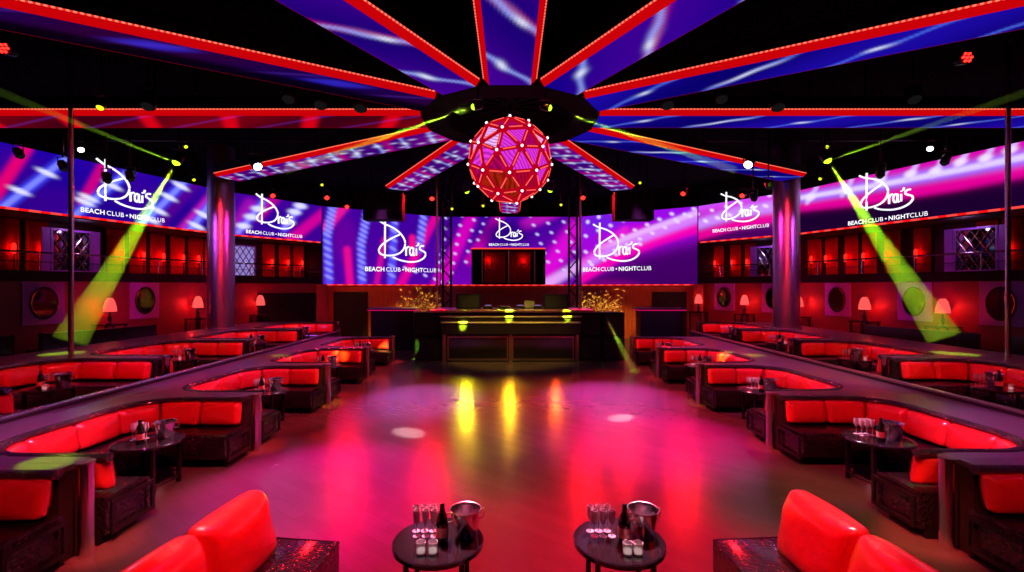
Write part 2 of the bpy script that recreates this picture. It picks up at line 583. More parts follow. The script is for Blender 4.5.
# near screen, blue side
p = Pic(LP[1] + (LP[1] - LP[2]) * .75, LP[2], SB, ST)
p.fill((30, 0, 160), (34, 0, 128))
for u, v in ((10, 165), (60, 205), (120, 165), (150, 200), (195, 190)): p.blob(u, v, 30, 18, (62, 0, 140), .5)
p.band([(-30, 232), (26, 148)], 7, (225, 0, 110), .95).band([(82, 202), (101, 168)], 6, (205, 0, 125), .9).band([(150, 232), (200, 175)], 9, (100, 0, 140), .5)
p.band([(182, 232), (214, 195)], 8, (230, 30, 190), .7)
for a, b in (((-14, 220), (66, 158)), ((66, 222), (130, 170)), ((138, 228), (186, 180)), ((186, 234), (216, 196))):
    p.band([a, b], 7, (62, 62, 245), .9).band([a, b], 3.6, (135, 145, 255), .75)
for u, v in ((-4, 212), (19, 191), (46, 173), (84, 202), (88, 198), (112, 186), (168, 197), (158, 211), (150, 220), (180, 186), (203, 215), (196, 226)):
    p.blob(u, v, 9, 2.6, WHITE, .95, tilt=-.3)
n = seg_normal(LP[1], LP[2], -1)
t = screen('video_screen', 'long blue and violet video screen with white streaks above the near balcony', p, n)
add_logo(t, p, n, 125, 195, 83, -1)
# second screen, blue side
p = Pic(LP[2], LP[3], SB, ST).fill((62, 0, 150), (58, 0, 140))
p.blob(270, 220, 22, 12, (40, 0, 150), .7).band([(228, 240), (250, 206)], 10, (190, 20, 190), .6).band([(290, 240), (325, 212)], 7, (215, 0, 150), .85).band([(258, 216), (276, 196)], 7, (200, 0, 140), .7)
for a, b in (((238, 232), (262, 203)), ((284, 228), (304, 200))):
    p.band([a, b], 6, (85, 60, 240), .9).band([a, b], 3, (150, 140, 255), .8)
for u, v in ((243, 226), (251, 217), (258, 209), (288, 222), (294, 212), (300, 206)): p.blob(u, v, 7, 3, WHITE, .9)
n = seg_normal(LP[2], LP[3], -1)
t = screen('video_screen', 'violet video screen between the round column and the recessed doorway, blue streaks', p, n)
add_logo(t, p, n, 275, 219, 56, -1, 1.0)
# big back screen, blue side
p = Pic(LP[3], LP[4], BB, ST).fill((62, 0, 150), (78, 0, 158))
p.blob(345, 240, 12, 25, (105, 0, 150), .7).blob(420, 225, 25, 14, (60, 0, 150), .7).blob(450, 260, 15, 40, (130, 0, 190), .7)
p.band([(326, 228), (345, 206)], 6, (235, 20, 150), .9)
p.band([(347, 250), (350, 286)], 5, (235, 10, 140), .9, .5).band([(376, 286), (384, 240)], 4, (210, 10, 150), .8).band([(412, 238), (412, 246)], 4.5, (240, 10, 130), 1, .5)
p.band([(400, 286), (418, 250), (438, 212)], 6, (225, 0, 150), .9).band([(436, 286), (462, 225)], 8, (220, 0, 190), .8)
for pts in ([(333, 206), (327, 235), (329, 284)], [(367, 212), (361, 245), (362, 284)], [(394, 222), (391, 284)], [(424, 212), (419, 250)]):
    p.band(pts, 5, (85, 75, 250), .85)
    for (u0, v0), (u1, v1) in zip(pts, pts[1:]):
        for i in range(7): p.blob(u0 + (u1 - u0) * i / 7, v0 + (v1 - v0) * i / 7, 4.5, 1.7, (150, 150, 255), .8, tilt=-.5)
dotrows(p, [(446, 225, 438, 270, 7, 2.4, 1.7), (462, 225, 452, 280, 8, 2.4, 1.7), (405, 268, 445, 283, 5, 3, 1.6)], (200, 190, 255))
n = seg_normal(LP[3], LP[4], -1)
t = screen('video_screen', 'big violet back-wall video screen with blue dotted chains behind the hanging speaker', p, n)
add_logo(t, p, n, 402, 250, 71, -1, .85)
# centre back screen
p = Pic(LP[4], Vector((3.6, 24.3, 0)), BB, ST).fill((62, 0, 150), (110, 0, 170))
p.band([(440, 285), (470, 220)], 8, (225, 0, 190), .8).band([(470, 260), (500, 215)], 7, (200, 0, 160), .8).band([(540, 280), (580, 225)], 14, (225, 10, 215), .85).band([(525, 225), (560, 210)], 8, (205, 20, 190), .7)
p.blob(505, 234, 28, 14, (38, 0, 120), .9).band([(545, 285), (580, 265)], 7, (235, 170, 250), .8)
dotrows(p, [(446, 218, 441, 282, 7, 2.4, 1.6), (462, 216, 450, 282, 8, 2.4, 1.6), (474, 220, 466, 262, 5, 2.4, 1.6), (486, 216, 478, 240, 4, 2.2, 1.5), (530, 216, 548, 262, 6, 2.6, 1.6), (545, 214, 564, 270, 7, 2.6, 1.6), (560, 212, 578, 262, 6, 2.6, 1.6)], (205, 190, 255))
n = Vector((0, 1, 0))
t = screen('video_screen', 'middle back-wall video screen with magenta dots behind the DJ window', p, n, strip=True)
add_logo(t, p, n, 509, 234, 40, 1, 1.05)
# big back screen, pink side
p = Pic(RP[4], RP[3], BB, ST).fill((150, 10, 225), (165, 0, 190))
p.blob(600, 222, 22, 9, (95, 30, 215), .8).blob(640, 235, 30, 10, (235, 10, 190), .6)
p.band([(580, 300), (640, 272), (720, 254)], 24, (66, 0, 100), 1.).band([(600, 300), (660, 285), (720, 278)], 24, (60, 0, 92), 1.).blob(610, 285, 30, 6, (120, 0, 120), .7)
p.band([(575, 283), (620, 256), (660, 240), (705, 226)], 6, (240, 0, 175), .95)
p.band([(570, 274), (610, 250), (650, 234), (705, 214)], 7, (215, 130, 255), .9).band([(600, 248), (650, 229), (705, 210)], 3.5, (235, 190, 255), .7)
p.band([(575, 268), (625, 230)], 5, (240, 40, 210), .5).band([(585, 235), (640, 212)], 5, (120, 20, 220), .6)
dotrows(p, [(586, 236, 648, 210, 6, 3, 2), (586, 252, 672, 214, 8, 3, 2), (590, 262, 690, 216, 9, 3.2, 2), (580, 270, 640, 244, 6, 3.2, 2), (588, 222, 610, 212, 3, 2.6, 2.4), (676, 220, 694, 209, 3, 3, 2)], (225, 205, 255))
n = seg_normal(RP[3], RP[4], 1)
t = screen('video_screen', 'big magenta back-wall video screen with a lavender sweep and dark lower corner', p, n)
add_logo(t, p, n, 616, 250, 68, 1, .85)
# second screen, pink side
p = Pic(RP[3], RP[2], SB, ST).fill((215, 60, 235), (60, 0, 85))
p.blob(745, 240, 70, 13, (70, 0, 85), 1.)
p.band([(690, 238), (740, 224), (792, 214)], 6, (230, 0, 150), .95).band([(690, 227), (740, 212), (792, 204)], 7, (205, 140, 255), .9).band([(690, 208), (792, 186)], 5, (190, 80, 250), .8)
dotrows(p, [(694, 224, 790, 200, 9, 4, 2.2), (698, 214, 784, 192, 7, 3, 1.8)], (235, 215, 255))
n = seg_normal(RP[2], RP[3], 1)
t = screen('video_screen', 'pink and plum video screen between the big magenta screen and the round column', p, n)
add_logo(t, p, n, 740, 213, 56, 1, 1.0)
# near screen, pink side
p = Pic(RP[2], RP[1] + (RP[1] - RP[2]) * .75, SB, ST).fill((210, 10, 175), (26, 0, 40))
p.band([(790, 224), (870, 218), (950, 206), (1060, 191)], 21, (26, 0, 44), 1., .5)
p.band([(790, 208), (870, 199), (960, 184), (1060, 163)], 6, (225, 0, 150), .95)
p.band([(790, 200), (850, 190), (900, 181), (960, 170), (1060, 151)], 7, (160, 110, 255), .95).band([(800, 198), (880, 185), (960, 170), (1060, 150)], 3, (232, 215, 255), .8)
for u, v in ((815, 193), (850, 186), (885, 176), (915, 170), (940, 167), (965, 158), (990, 154), (1015, 146)):
    p.band([(u - 7, v + 9), (u + 1, v - 3), (u + 5, v - 16)], 3.4, (205, 180, 255), .85).blob(u - 4, v + 4, 6, 4, (240, 225, 255), .8)
n = seg_normal(RP[1], RP[2], 1)
t = screen('video_screen', 'long pink and black video screen with a wavy lavender band above the near balcony', p, n)
add_logo(t, p, n, 886, 199, 79, 1)

# ------------------------------------------------------------------ DJ window box on the back wall
t = thing('viewing_box', 'dark glazed viewing box with red curtains under the small middle logo', 'viewing box', (0, 23.2, 2.62))
x0, x1, d0 = -1.9, 1.75, .95
hh = 1.76
fr = MB()
fr.box((x0, 0, 0), (x1, d0, .08)).box((x0, 0, hh - .08), (x1, d0, hh)).box((x0, 0, .08), (x0 + .5, d0, hh - .08)).box((x1 - .5, 0, .08), (x1, d0, hh - .08))
fr.box((x0 + .5, d0 - .06, .08), (x1 - .5, d0, hh - .08))
fr.build('frame', M['black'], t)
for k in range(2):
    a = x0 + .55 + k * 1.3
    cu = MB()
    for i in range(12):
        xx = a + .08 + i * .09
        cu.cyl((xx, d0 - .2, .1), (xx, d0 - .2, hh - .1), .05, n=8)
    cu.build('curtain', M['curtain'], t, True)
for xx in (x0 + .53, x0 + 1.83, x1 - .53):
    MB().box((xx - .03, .04, .08), (xx + .03, .1, hh - .08)).build('mullion', M['brass'], t)
MB().box((x0, -.05, hh - .01), (x1, -.01, hh + .05)).build('led_strip', M['stripred'], t)
point((-1.1, 23.75, 3.85), (1, .03, .02), 4, .08); point((.7, 23.75, 3.85), (1, .03, .02), 4, .08)

# ------------------------------------------------------------------ ceiling spokes and hub
HUB = Vector((0, 9.4, 5.8))
RH = 1.72


def beampic(n_, m_, L0, L1, w, style):
    R, Wd = np.meshgrid(np.linspace(L0, L1, n_), np.linspace(-w, w, m_))
    col = np.zeros((*R.shape, 3))
    base = {'purple': ((68, 0, 150), (30, 0, 120)), 'blue': ((28, 10, 165), (10, 0, 110)), 'red': ((120, 0, 18), (60, 0, 20)), 'magenta': ((120, 0, 140), (60, 0, 120)), 'redblue': ((46, 0, 52), (22, 0, 78)), 'bluered': ((20, 0, 140), (60, 0, 150))}[style]
    k = (.5 + .5 * np.sin(R * 1.3 + Wd * 2))[..., None]
    col[:] = np.array(lin(*base[0])) * k + np.array(lin(*base[1])) * (1 - k)

    def mixin(kk, c):
        nonlocal col
        kk = np.clip(kk, 0, 1)[..., None]; col = col * (1 - kk) + np.array(lin(*c)) * kk
    if style in ('purple', 'bluered', 'blue', 'magenta'):
        period, sl = (1.5, 1.3) if style in ('purple', 'bluered') else (1.7, 1.8) if style == 'blue' else (.8, .6)
        ph = (R + Wd * sl) % period - period / 2
        wob = .035 * np.sin(R * 9)
        if style in ('purple', 'magenta', 'bluered'):
            ph2 = (R + Wd * sl + .7) % (2 * period) - period
            mixin(.6 * np.exp(-(ph2 / .13) ** 4), (190, 0, 125))
        c = (150, 165, 255) if style != 'blue' else (80, 110, 245)
        mixin(.9 * np.exp(-((ph + wob) / (.07 if style != 'magenta' else .05)) ** 2), c)
        mixin(.9 * np.exp(-((ph + wob) / .1) ** 2 - ((Wd - .15 * np.sin(R * 2.2)) / .09) ** 2), (235, 238, 255))
        if style == 'magenta':
            for off in (-.2, .12):
                q = ((R * 1.0) % .55 - .27)
                mixin(.9 * np.exp(-((Wd - off) / .035) ** 2 - (q / .1) ** 2), (215, 200, 255))
    if style in ('red', 'redblue'):
        ph = (R + Wd * .5) % 1.6 - .8
        mixin((.85 if style == 'red' else .0) * np.exp(-(ph / .16) ** 4), (235, 0, 25))
        if style == 'redblue': mixin(.8 * np.exp(-(((R + Wd * 2) % 2.4 - 1.2) / .35) ** 4 - ((Wd - .14) / .14) ** 4), (52, 40, 205))
        mixin(.25 * np.exp(-(((R * 1.2 + Wd * 3) % 2.1 - 1) / .09) ** 2), (110, 60, 220))
    if style == 'redblue': mixin(.96 / (1 + np.exp(-(-Wd - .02) / .035)), (6, 0, 10))
    return R, Wd, col


def spoke(ang, L, style, label, front_only=False):
    """ang: degrees from +X counter-clockwise, pivot at the hub"""
    t = thing('light_spoke', label, 'light beam', HUB, math.radians(ang))
    wb, wt, hb, ht = .34, .42, 0., .09
    sh = MB()
    ring = lambda x: [(x, -wb, .004), (x, wb, .004), (x, wt, ht), (x, wt, .34), (x, -wt, .34), (x, -wt, ht)]
    sh.loft([ring(RH), ring(L)])
    sh.build('housing', M['black'], t)
    for x in (RH + .8, (RH + L) / 2, L - .5):
        MB().cyl((x, 0, .34), (x, 0, CEIL - HUB.z), .02, n=8).build('hanger_rod', M['hub'], t, True)
    R, Wd, col = beampic(int((L - RH) / .05) + 1, 16, RH, L, wb, style)
    n, m = R.shape[1], R.shape[0]
    me = bpy.data.meshes.new('picture')
    me.from_pydata([(a, b, 0) for a, b in zip(R.ravel(), Wd.ravel())], [], [(j * n + i, (j + 1) * n + i, (j + 1) * n + i + 1, j * n + i + 1) for j in range(m - 1) for i in range(n - 1)])
    at = me.color_attributes.new('picture', 'FLOAT_COLOR', 'POINT')
    cc = np.ones((n * m, 4), np.float32); cc[:, :3] = col.reshape(-1, 3); at.data.foreach_set('color', cc.ravel())
    me.materials.append(M['beamscreen'])
    o = bpy.data.objects.new('video_panel', me); C.objects.link(o); o.parent = t
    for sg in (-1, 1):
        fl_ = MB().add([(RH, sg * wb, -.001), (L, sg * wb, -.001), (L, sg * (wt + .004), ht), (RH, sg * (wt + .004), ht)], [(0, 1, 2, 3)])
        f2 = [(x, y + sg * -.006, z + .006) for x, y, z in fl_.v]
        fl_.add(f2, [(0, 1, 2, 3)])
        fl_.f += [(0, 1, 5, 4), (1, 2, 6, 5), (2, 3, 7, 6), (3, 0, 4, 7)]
        fl_.build('red_wash_side', M['flank'], t)
        MB().box((RH + .03, sg * (wt + .004), ht - .004), (L, sg * (wt + .02), ht + .014)).build('led_strip', M['strip'], t)
    return t


spoke(-90, 9.0, 'purple', 'violet video beam running straight overhead from the hub towards the camera')
spoke(-120, 10.5, 'purple', 'violet video beam at the hub, next beside the straight overhead one, blue-screen side')
spoke(-60, 10.5, 'bluered', 'blue and violet video beam beside the straight overhead one, pink-screen side')
spoke(-150, 10.5, 'redblue', 'red-edged beam sloping from the hub to the upper corner, blue-screen side')
spoke(-30, 10.5, 'blue', 'bright blue video beam sloping from the hub to the upper corner, pink-screen side')
spoke(180, 12.5, 'red', 'level red beam stretching sideways from the hub to the blue-screen wall')
spoke(0, 12.5, 'blue', 'level blue beam stretching sideways from the hub to the pink-screen wall')
spoke(150, 9.95, 'magenta', 'magenta beam reaching from the hub to the round column, blue-screen side')
spoke(30, 9.95, 'blue', 'blue beam reaching from the hub to the round column, pink-screen side')
spoke(120, 7.6, 'magenta', 'short magenta beam from the hub to the hanging speaker, blue-screen side')
spoke(60, 7.6, 'magenta', 'short violet beam from the hub to the hanging speaker, pink-screen side')
spoke(90, 11.6, 'magenta', 'violet beam behind the mirror ball running to the back wall')

t = thing('ceiling_hub', 'black twelve-sided ceiling drum above the glowing ball', 'ceiling hub', HUB)
poly = [((RH + .02) * math.cos(2 * PI * (i + .5) / 12) / math.cos(PI / 12) * .98, (RH + .02) * math.sin(2 * PI * (i + .5) / 12) / math.cos(PI / 12) * .98) for i in range(12)]
inn = [(x * .72, y * .72) for x, y in poly]
mb = MB()
mb.loft([[(x, y, 0) for x, y in poly], [(x, y, 1.2) for x, y in poly]], cap=False)
mb.loft([[(x, y, 0) for x, y in poly], [(x, y, 0) for x, y in inn], [(x, y, .35) for x, y in inn]], cap=False)
mb.add([(x, y, .35) for x, y in inn], [tuple(range(12))])
mb.build('drum', M['hub'], t)
for i in range(0, 12):
    a = 2 * PI * i / 12
    c, s_ = math.cos(a), math.sin(a)
    MB().cyl((1.2 * c, 1.2 * s_, .32), (.2 * c, .2 * s_, .32), .025, n=6).build('rib', M['hub'], t)

# ------------------------------------------------------------------ geodesic ball
BR = .83
t = thing('geodesic_ball', 'glowing pink geodesic ball of triangles hanging under the ceiling hub', 'light ball', (0, 9.4, 5.02))
bm = bmesh.new(); bmesh.ops.create_icosphere(bm, subdivisions=2, radius=BR)
bmesh.ops.rotate(bm, verts=bm.verts, cent=(0, 0, 0), matrix=Matrix.Rotation(.5, 3, 'X') @ Matrix.Rotation(.62, 3, 'Z'))
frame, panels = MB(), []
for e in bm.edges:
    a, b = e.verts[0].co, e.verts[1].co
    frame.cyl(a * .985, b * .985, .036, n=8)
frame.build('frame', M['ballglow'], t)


def panelmat():
    m = bpy.data.materials.new('ball_panel'); m.use_nodes = True
    N = m.node_tree.nodes; L = m.node_tree.links; N.remove(N['Principled BSDF'])
    a = N.new('ShaderNodeAttribute'); a.attribute_name = 'picture'
    tc = N.new('ShaderNodeTexCoord'); wv = N.new('ShaderNodeTexWave'); wv.inputs['Scale'].default_value = 7; wv.inputs['Distortion'].default_value = 3
    wv.bands_direction = 'DIAGONAL'; L.new(tc.outputs['Object'], wv.inputs[0])
    mr = N.new('ShaderNodeMapRange'); mr.inputs[3].default_value = .55; mr.inputs[4].default_value = 1.25; L.new(wv.outputs['Fac'], mr.inputs[0])
    e = N.new('ShaderNodeEmission'); L.new(a.outputs['Color'], e.inputs[0]); L.new(mr.outputs[0], e.inputs[1])
    L.new(e.outputs[0], N['Material Output'].inputs[0])
    return m


pv, pf, pc = [], [], []
rr = random.Random(3)
for f in bm.faces:
    cs = [v.co.copy() for v in f.verts]; c = sum(cs, Vector()) / 3
    i0 = len(pv)
    hz = c.z / BR
    pick = rr.random()
    if hz < -.45: col = lin(170, 0, 50) if pick < .7 else lin(150, 30, 10)
    elif pick < .3 or (c.x < -.2 and c.y < 0 and hz > .1): col = lin(238, 175, 252)
    elif pick < .75: col = lin(222, 50, 220)
    else: col = lin(170, 0, 90)
    for q in cs:
        pv.append(tuple((q * .965 + (c - q) * .10))); pc.append((*col, 1))
    pf.append((i0, i0 + 1, i0 + 2))
me = bpy.data.meshes.new('panel_shell'); me.from_pydata(pv, [], pf)
at = me.color_attributes.new('picture', 'FLOAT_COLOR', 'POINT'); at.data.foreach_set('color', np.array(pc, np.float32).ravel())
me.materials.append(panelmat())
o = bpy.data.objects.new('panel_mosaic', me); C.objects.link(o); o.parent = t
edges = sorted(bm.edges, key=lambda e: (e.verts[0].co.y + e.verts[1].co.y))
far = MB()
for i, e in enumerate(edges):
    a, b = e.verts[0].co, e.verts[1].co
    mb = MB() if i < 100 else far
    mb.cyl(a.lerp(b, .25) * 1.03, a.lerp(b, .75) * 1.03, .012, n=6)
    if i < 100: mb.build('led_bar', M['bar'], t)
o = far.build('led_bar', M['bar'], t); o['kind'] = 'stuff'
for v in bm.verts:
    bb = bmesh.new(); bmesh.ops.create_icosphere(bb, subdivisions=2, radius=.028)
    mb = MB(); bb.verts.index_update(); mb.add([v.co * 1.035 + q.co for q in bb.verts], [[q.index for q in f.verts] for f in bb.faces]); bb.free()
    mb.build('bulb', M['node'], t, True)
MB().cyl((0, 0, BR), (0, 0, 1.12), .06, n=10).build('hanger', M['blackmetal'], t)
bm.free()

# ------------------------------------------------------------------ booths


class Path2:
    """a plan line of straights and arcs with arc-length lookup; n = direction into the booth"""

    def __init__(self, pts):
        self.p = [Vector((x, y, 0)) for x, y in pts]
        self.l = [0]
        for a, b in zip(self.p, self.p[1:]): self.l.append(self.l[-1] + (b - a).length)
        self.len = self.l[-1]
        self.nv = []
        for i in range(len(self.p)):
            t = self.p[min(i + 1, len(self.p) - 1)] - self.p[max(i - 1, 0)]
            t.normalize(); self.nv.append(Vector((t.y, -t.x, 0)))

    def at(self, s):
        s = min(max(s, 0), self.len)
        for i in range(len(self.p) - 1):
            if s <= self.l[i + 1] + 1e-9:
                k = (s - self.l[i]) / (self.l[i + 1] - self.l[i])
                return self.p[i].lerp(self.p[i + 1], k), self.nv[i].lerp(self.nv[i + 1], k).normalized()
        return self.p[-1], self.nv[-1]


def cushion_mb(path, s0, s1, sx, a=.11, b=.16, d0=.12, z0=.65, lean=.16, seed=0, ns=15, npf=20):
    """a fat back cushion swept along part of a plan line; sx mirrors x"""
    rd = random.Random(seed); ph = [rd.uniform(0, 6) for _ in range(4)]
    rings = []
    for i in range(ns):
        t = -1 + 2 * i / (ns - 1); t = math.copysign(abs(t) ** .75, t)
        s = (s0 + s1) / 2 + t * (s1 - s0) / 2
        k = max(.02, (1 - abs(t) ** 10)) ** .42
        p, n = path.at(s)
        ring = []
        for j in range(npf):
            th = 2 * PI * j / npf
            cx, sz = math.cos(th), math.sin(th)
            e = .62
            x = math.copysign(abs(cx) ** e, cx); z = math.copysign(abs(sz) ** e, sz)
            wr = 1 + .04 * math.sin(5 * th + ph[0]) * math.sin(3 * t + ph[1])
            fold = 1 + .07 * math.sin(4.5 * z + 6 * t + ph[2]) * (abs(t) ** 2)
            d = d0 + a * x * k * (.72 + .28 * (1 - t * t)) * wr * fold - lean * z * b
            zz = z0 + b * z * (.86 + .14 * k) * (1 - .03 * (1 - k))
            q = p + n * d
            ring.append((sx * q.x, q.y, zz))
        rings.append(ring)
    return MB().loft(rings)


def sweep_mb(path, s0, s1, prof, sx, step=.1):
    n = max(2, int((s1 - s0) / step))
    rings = []
    for i in range(n + 1):
        p, nn = path.at(s0 + (s1 - s0) * i / n)
        rings.append([(sx * (p + nn * d).x, (p + nn * d).y, z) for d, z in prof])
    return MB().loft(rings)


def make_booth(sx, p, A, B, R, label, ncush, notch=None, near_in=0.):
    """local frame: x = 0 on the aisle edge, growing outwards (times sx); y = 0..p between divider middles"""
    hd = .16
    t = thing('booth', label, 'booth')
    yf, yn = p - hd, hd
    arc = lambda cx, cy, a0, a1: [(cx + R * math.cos(math.radians(a0 + (a1 - a0) * i / 10)), cy + R * math.sin(math.radians(a0 + (a1 - a0) * i / 10))) for i in range(11)]
    line = [(.04, yf), (B - R, yf)][:1] + arc(B - R, yf - R, 90, 0) + arc(B - R, yn + R, 0, -90) + [(.04, yn)]
    g = .003
    e = .092
    poly = [(e + near_in, g), (A, g), (A, p - g), (e, p - g), (e, yf)] + line[1:-1] + [(e + near_in, yn)]
    if notch:
        xn, rn, where = notch
        arcn = [(xn + rn * math.cos(PI * i / 12), rn * math.sin(PI * i / 12)) for i in range(13)]
        if where == 'far': poly = poly[:3] + [(x, p - y) for x, y in arcn] + poly[3:]
        else: poly = poly[:1] + [(x, y) for x, y in arcn[::-1]] + poly[1:]
    poly = [(sx * x, y) for x, y in poly]
    MB().prism(poly, 0, .81).build('surround', M['dark'], t)
    MB().prism(poly, .81, .86).build('ledge_top', M['ledge'], t)
    # path must run so that its normal points into the booth
    path = Path2(line)
    L = path.len
    MBs = sweep_mb(path, .0, L, [(0, .1), (.5, .1), (.56, .13), (.58, .2), (.58, .39), (.55, .45), (.46, .475), (.1, .465), (0, .465)], sx)
    MBs.build('seat', M['seat'], t, True)
    sweep_mb(path, .06, L - .06, [(0, 0), (.46, 0), (.46, .1), (0, .1)], sx).build('plinth', M['black'], t)
    w = L / ncush
    for i in range(ncush):
        cushion_mb(path, i * w + .004 + (.03 if i == 0 else 0), (i + 1) * w - .004 - (.03 if i == ncush - 1 else 0), sx, seed=i).build('back_cushion', M['cushion'], t, True)
    sweep_mb(path, .0, L, [(.05 * math.cos(q) + .055, .835 + .042 * math.sin(q)) for q in [2 * PI * k / 10 for k in range(10)]], sx).build('top_roll', M['glitter'], t, True)
    # end faces of the two arms towards the aisle
    for y0, y1 in ((yf - .57, yf - .02), (yn + .02, yn + .57)):
        f = MB().box((sx * .012, y0, .1), (sx * -.012, y1, .14)).box((sx * .012, y0, .38), (sx * -.012, y1, .42)).box((sx * .012, y0, .14), (sx * -.012, y0 + .04, .38)).box((sx * .012, y1 - .04, .14), (sx * -.012, y1, .38))
        f.build('end_trim', M['blackmetal'], t)
    pm = MB().lathe([(.07, 0), (.07, .845), (.078, .85), (.078, .868), (0, .868)], (sx * 0., p, 0), 20)
    po = pm.build('post', M['postmetal'], t, True)
    MB().lathe([(.076, .868), (.076, .878), (0, .882)], (sx * 0., p, 0), 20).build('post_cap', M['ledge'], po, True)
    return t


ROW = {-1: (3.87, 4.38, 2.79), 1: (4.03, 4.5, 2.76)}
BOOTHS = {}
COLX = {-1: -9.22, 1: 8.82}
for s in (-1, 1):
    xa, y1, pp = ROW[s]
    lab = lambda k: 'red leather booth cut off by the picture edge, lower row, %s' % SIDE[s] if k == 0 else '%s full red leather booth of the lower row, %s' % (ORD[k - 1], SIDE[s])
    proto = None
    A = abs(RX[s]) - xa - .02
    for k in range(5):
        loc = (s * xa, y1 - pp + k * pp, 0)
        if k < 2:
            sh = (.09 if s < 0 else .16) if k == 0 else 0.      # the nearest booth stands a little farther out
            b = make_booth(s, pp, A - sh, 1.58 - sh, .7, lab(k), 8, None, (.09 if s < 0 else .16) if k == 1 else 0.); b.location = (loc[0] + s * sh, loc[1], 0)
            b['group'] = 'lower row booths, ' + SIDE[s]
            if k == 1: proto1 = make_booth(s, pp, A, 1.58, .7, lab(2), 8); proto = proto1; proto1['group'] = b['group']
        elif k == 2:
            b = proto; b.location = loc
        else:
            b = dup(proto, loc, lab(k))
        BOOTHS[(s, 0, k)] = b
    proto = None
    lab2 = lambda k: 'red booth behind the rail, %s of the raised row, %s' % (ORD[k], SIDE[s])
    for k in range(4):
        loc = (T2X[s], 6.0 + 3.0 * k, .3)
        xn = abs(COLX[s]) - abs(T2X[s])
        if k in (0, 2, 3):
            b = make_booth(s, 3.0, 3.2 if s < 0 else 2.85, 2.0 if s < 0 else 1.5, .75, lab2(k), 9 if s < 0 else 8, None if k == 0 else (xn, .46, 'far' if k == 2 else 'near')); b.location = loc
            b['group'] = 'raised row booths, ' + SIDE[s]
            if proto is None: proto = b
        else:
            dup(proto, loc, lab2(k))

# rails along the back of the lower rows
for s in (-1, 1):
    x = RX[s]
    t = thing('rail', 'long %s capped rail behind the lower booth row, %s' % ('silver' if s < 0 else 'gold-lit', SIDE[s]), 'rail', (x, 0, 0))
    MB().box((s * -.015, 1.2, .3), (s * .03, 16.7, .9)).build('kick_panel', M['dark'], t)
    MB().box((s * -.02, 1.2, .9), (s * .07, 16.75, .94), .012).build('cap', M['steel'] if s < 0 else M['brass'], t)
    MB().lathe([(.06, .3), (.06, 1.0), (0, 1.0)], (s * .02, 16.8, 0), 14).build('end_post', M['steel'], t, True)

# ------------------------------------------------------------------ cocktail tables and what stands on them


def make_table(label, r=.34, h=.6, legs=True):
    t = thing('cocktail_table', label, 'table')
    MB().lathe([(0, h - .05), (r - .03, h - .05), (r, h - .035), (r, h - .008), (r - .008, h), (0, h)], n=48).build('table_top', M['tabletop'], t, True)
    for i in range(4):
        a = PI / 4 + i * PI / 2
        c, s_ = math.cos(a), math.sin(a)
        MB().box((c * (r - .06) - .018, s_ * (r - .06) - .018, 0), (c * (r - .06) + .018, s_ * (r - .06) + .018, h - .05)).build('leg', M['blackmetal'], t)
    ring = [((r - .06) * math.cos(2 * PI * k / 32), (r - .06) * math.sin(2 * PI * k / 32), .12) for k in range(32)]
    MB().tube(ring, .012, 6, True).build('foot_ring', M['blackmetal'], t, True)
    return t


def make_bucket(label):
    t = thing('ice_bucket', label, 'ice bucket')
    MB().lathe([(0, 0), (.08, 0), (.088, .012), (.112, .19), (.121, .197), (.121, .205), (.112, .202), (.107, .19), (.083, .02), (0, .016)], n=36).build('pail', M['mirror'], t, True)
    for sg in (-1, 1):
        MB().tube([(sg * .108, 0, .18), (sg * .145, 0, .186), (sg * .152, 0, .15), (sg * .138, 0, .115), (sg * .1, 0, .12)], .006, 6).build('handle', M['brass'], t, True)
    return t


def make_bottle(label):
    t = thing('champagne_bottle', label, 'bottle')
    MB().lathe([(0, 0), (.042, 0), (.045, .006), (.045, .15), (.038, .19), (.018, .24), (.0155, .27), (0, .27)], n=24).build('body', M['bottle'], t, True)
    MB().lathe([(.0452, .05), (.0462, .05), (.0462, .12), (.0452, .12)], n=24).build('paper_label', M['foil'], t, True)
    MB().lathe([(.0185, .235), (.0175, .285), (.014, .29), (0, .29)], n=18).build('foil_cap', M['blackmetal'], t, True)
    return t


def make_flute(label, grp):
    t = thing('champagne_flute', label, 'glass', group=grp)
    MB().lathe([(0, 0), (.03, 0), (.03, .003), (.006, .006), (.0035, .02), (.0035, .08), (.006, .088)], n=16).build('stem', M['glass'], t, True)
    MB().lathe([(.006, .088), (.02, .105), (.027, .14), (.026, .2), (.0235, .2), (.0245, .14), (.017, .108), (0, .095)], n=18).build('bowl', M['glass'], t, True)
    return t


def make_candle(label, grp=None):
    t = thing('candle_glass', label, 'candle', group=grp)
    MB().lathe([(0, 0), (.03, 0), (.033, .01), (.036, .085), (.033, .085), (.03, .012), (0, .01)], n=20).build('cup', M['glass'], t, True)
    MB().lathe([(0, .012), (.027, .012), (.028, .035), (0, .037)], n=16).build('wax', M['wax'], t, True)
    return t


def out_there(a, b, fn):
    return fn


T0 = make_table('x'); B0 = make_bucket('x'); C0 = make_bottle('x'); G0 = make_flute('x', 'x'); K0 = make_candle('x')
first = {'t': T0, 'b': B0, 'c': C0, 'g': G0, 'k': K0}
used = set()


def place(kind, loc, label, group=None, rz=0.):
    o = first[kind]
    if kind in used: o = copy_tree(o)
    used.add(kind)
    o.location = loc; o.rotation_euler = (0, 0, rz); o['label'] = label
    o.scale = (1.12, 1.12, 1) if kind == 't' and 'lower booth' in label else (1, 1, 1)
    if group: o['group'] = group
    elif 'group' in o: del o['group']
    return o


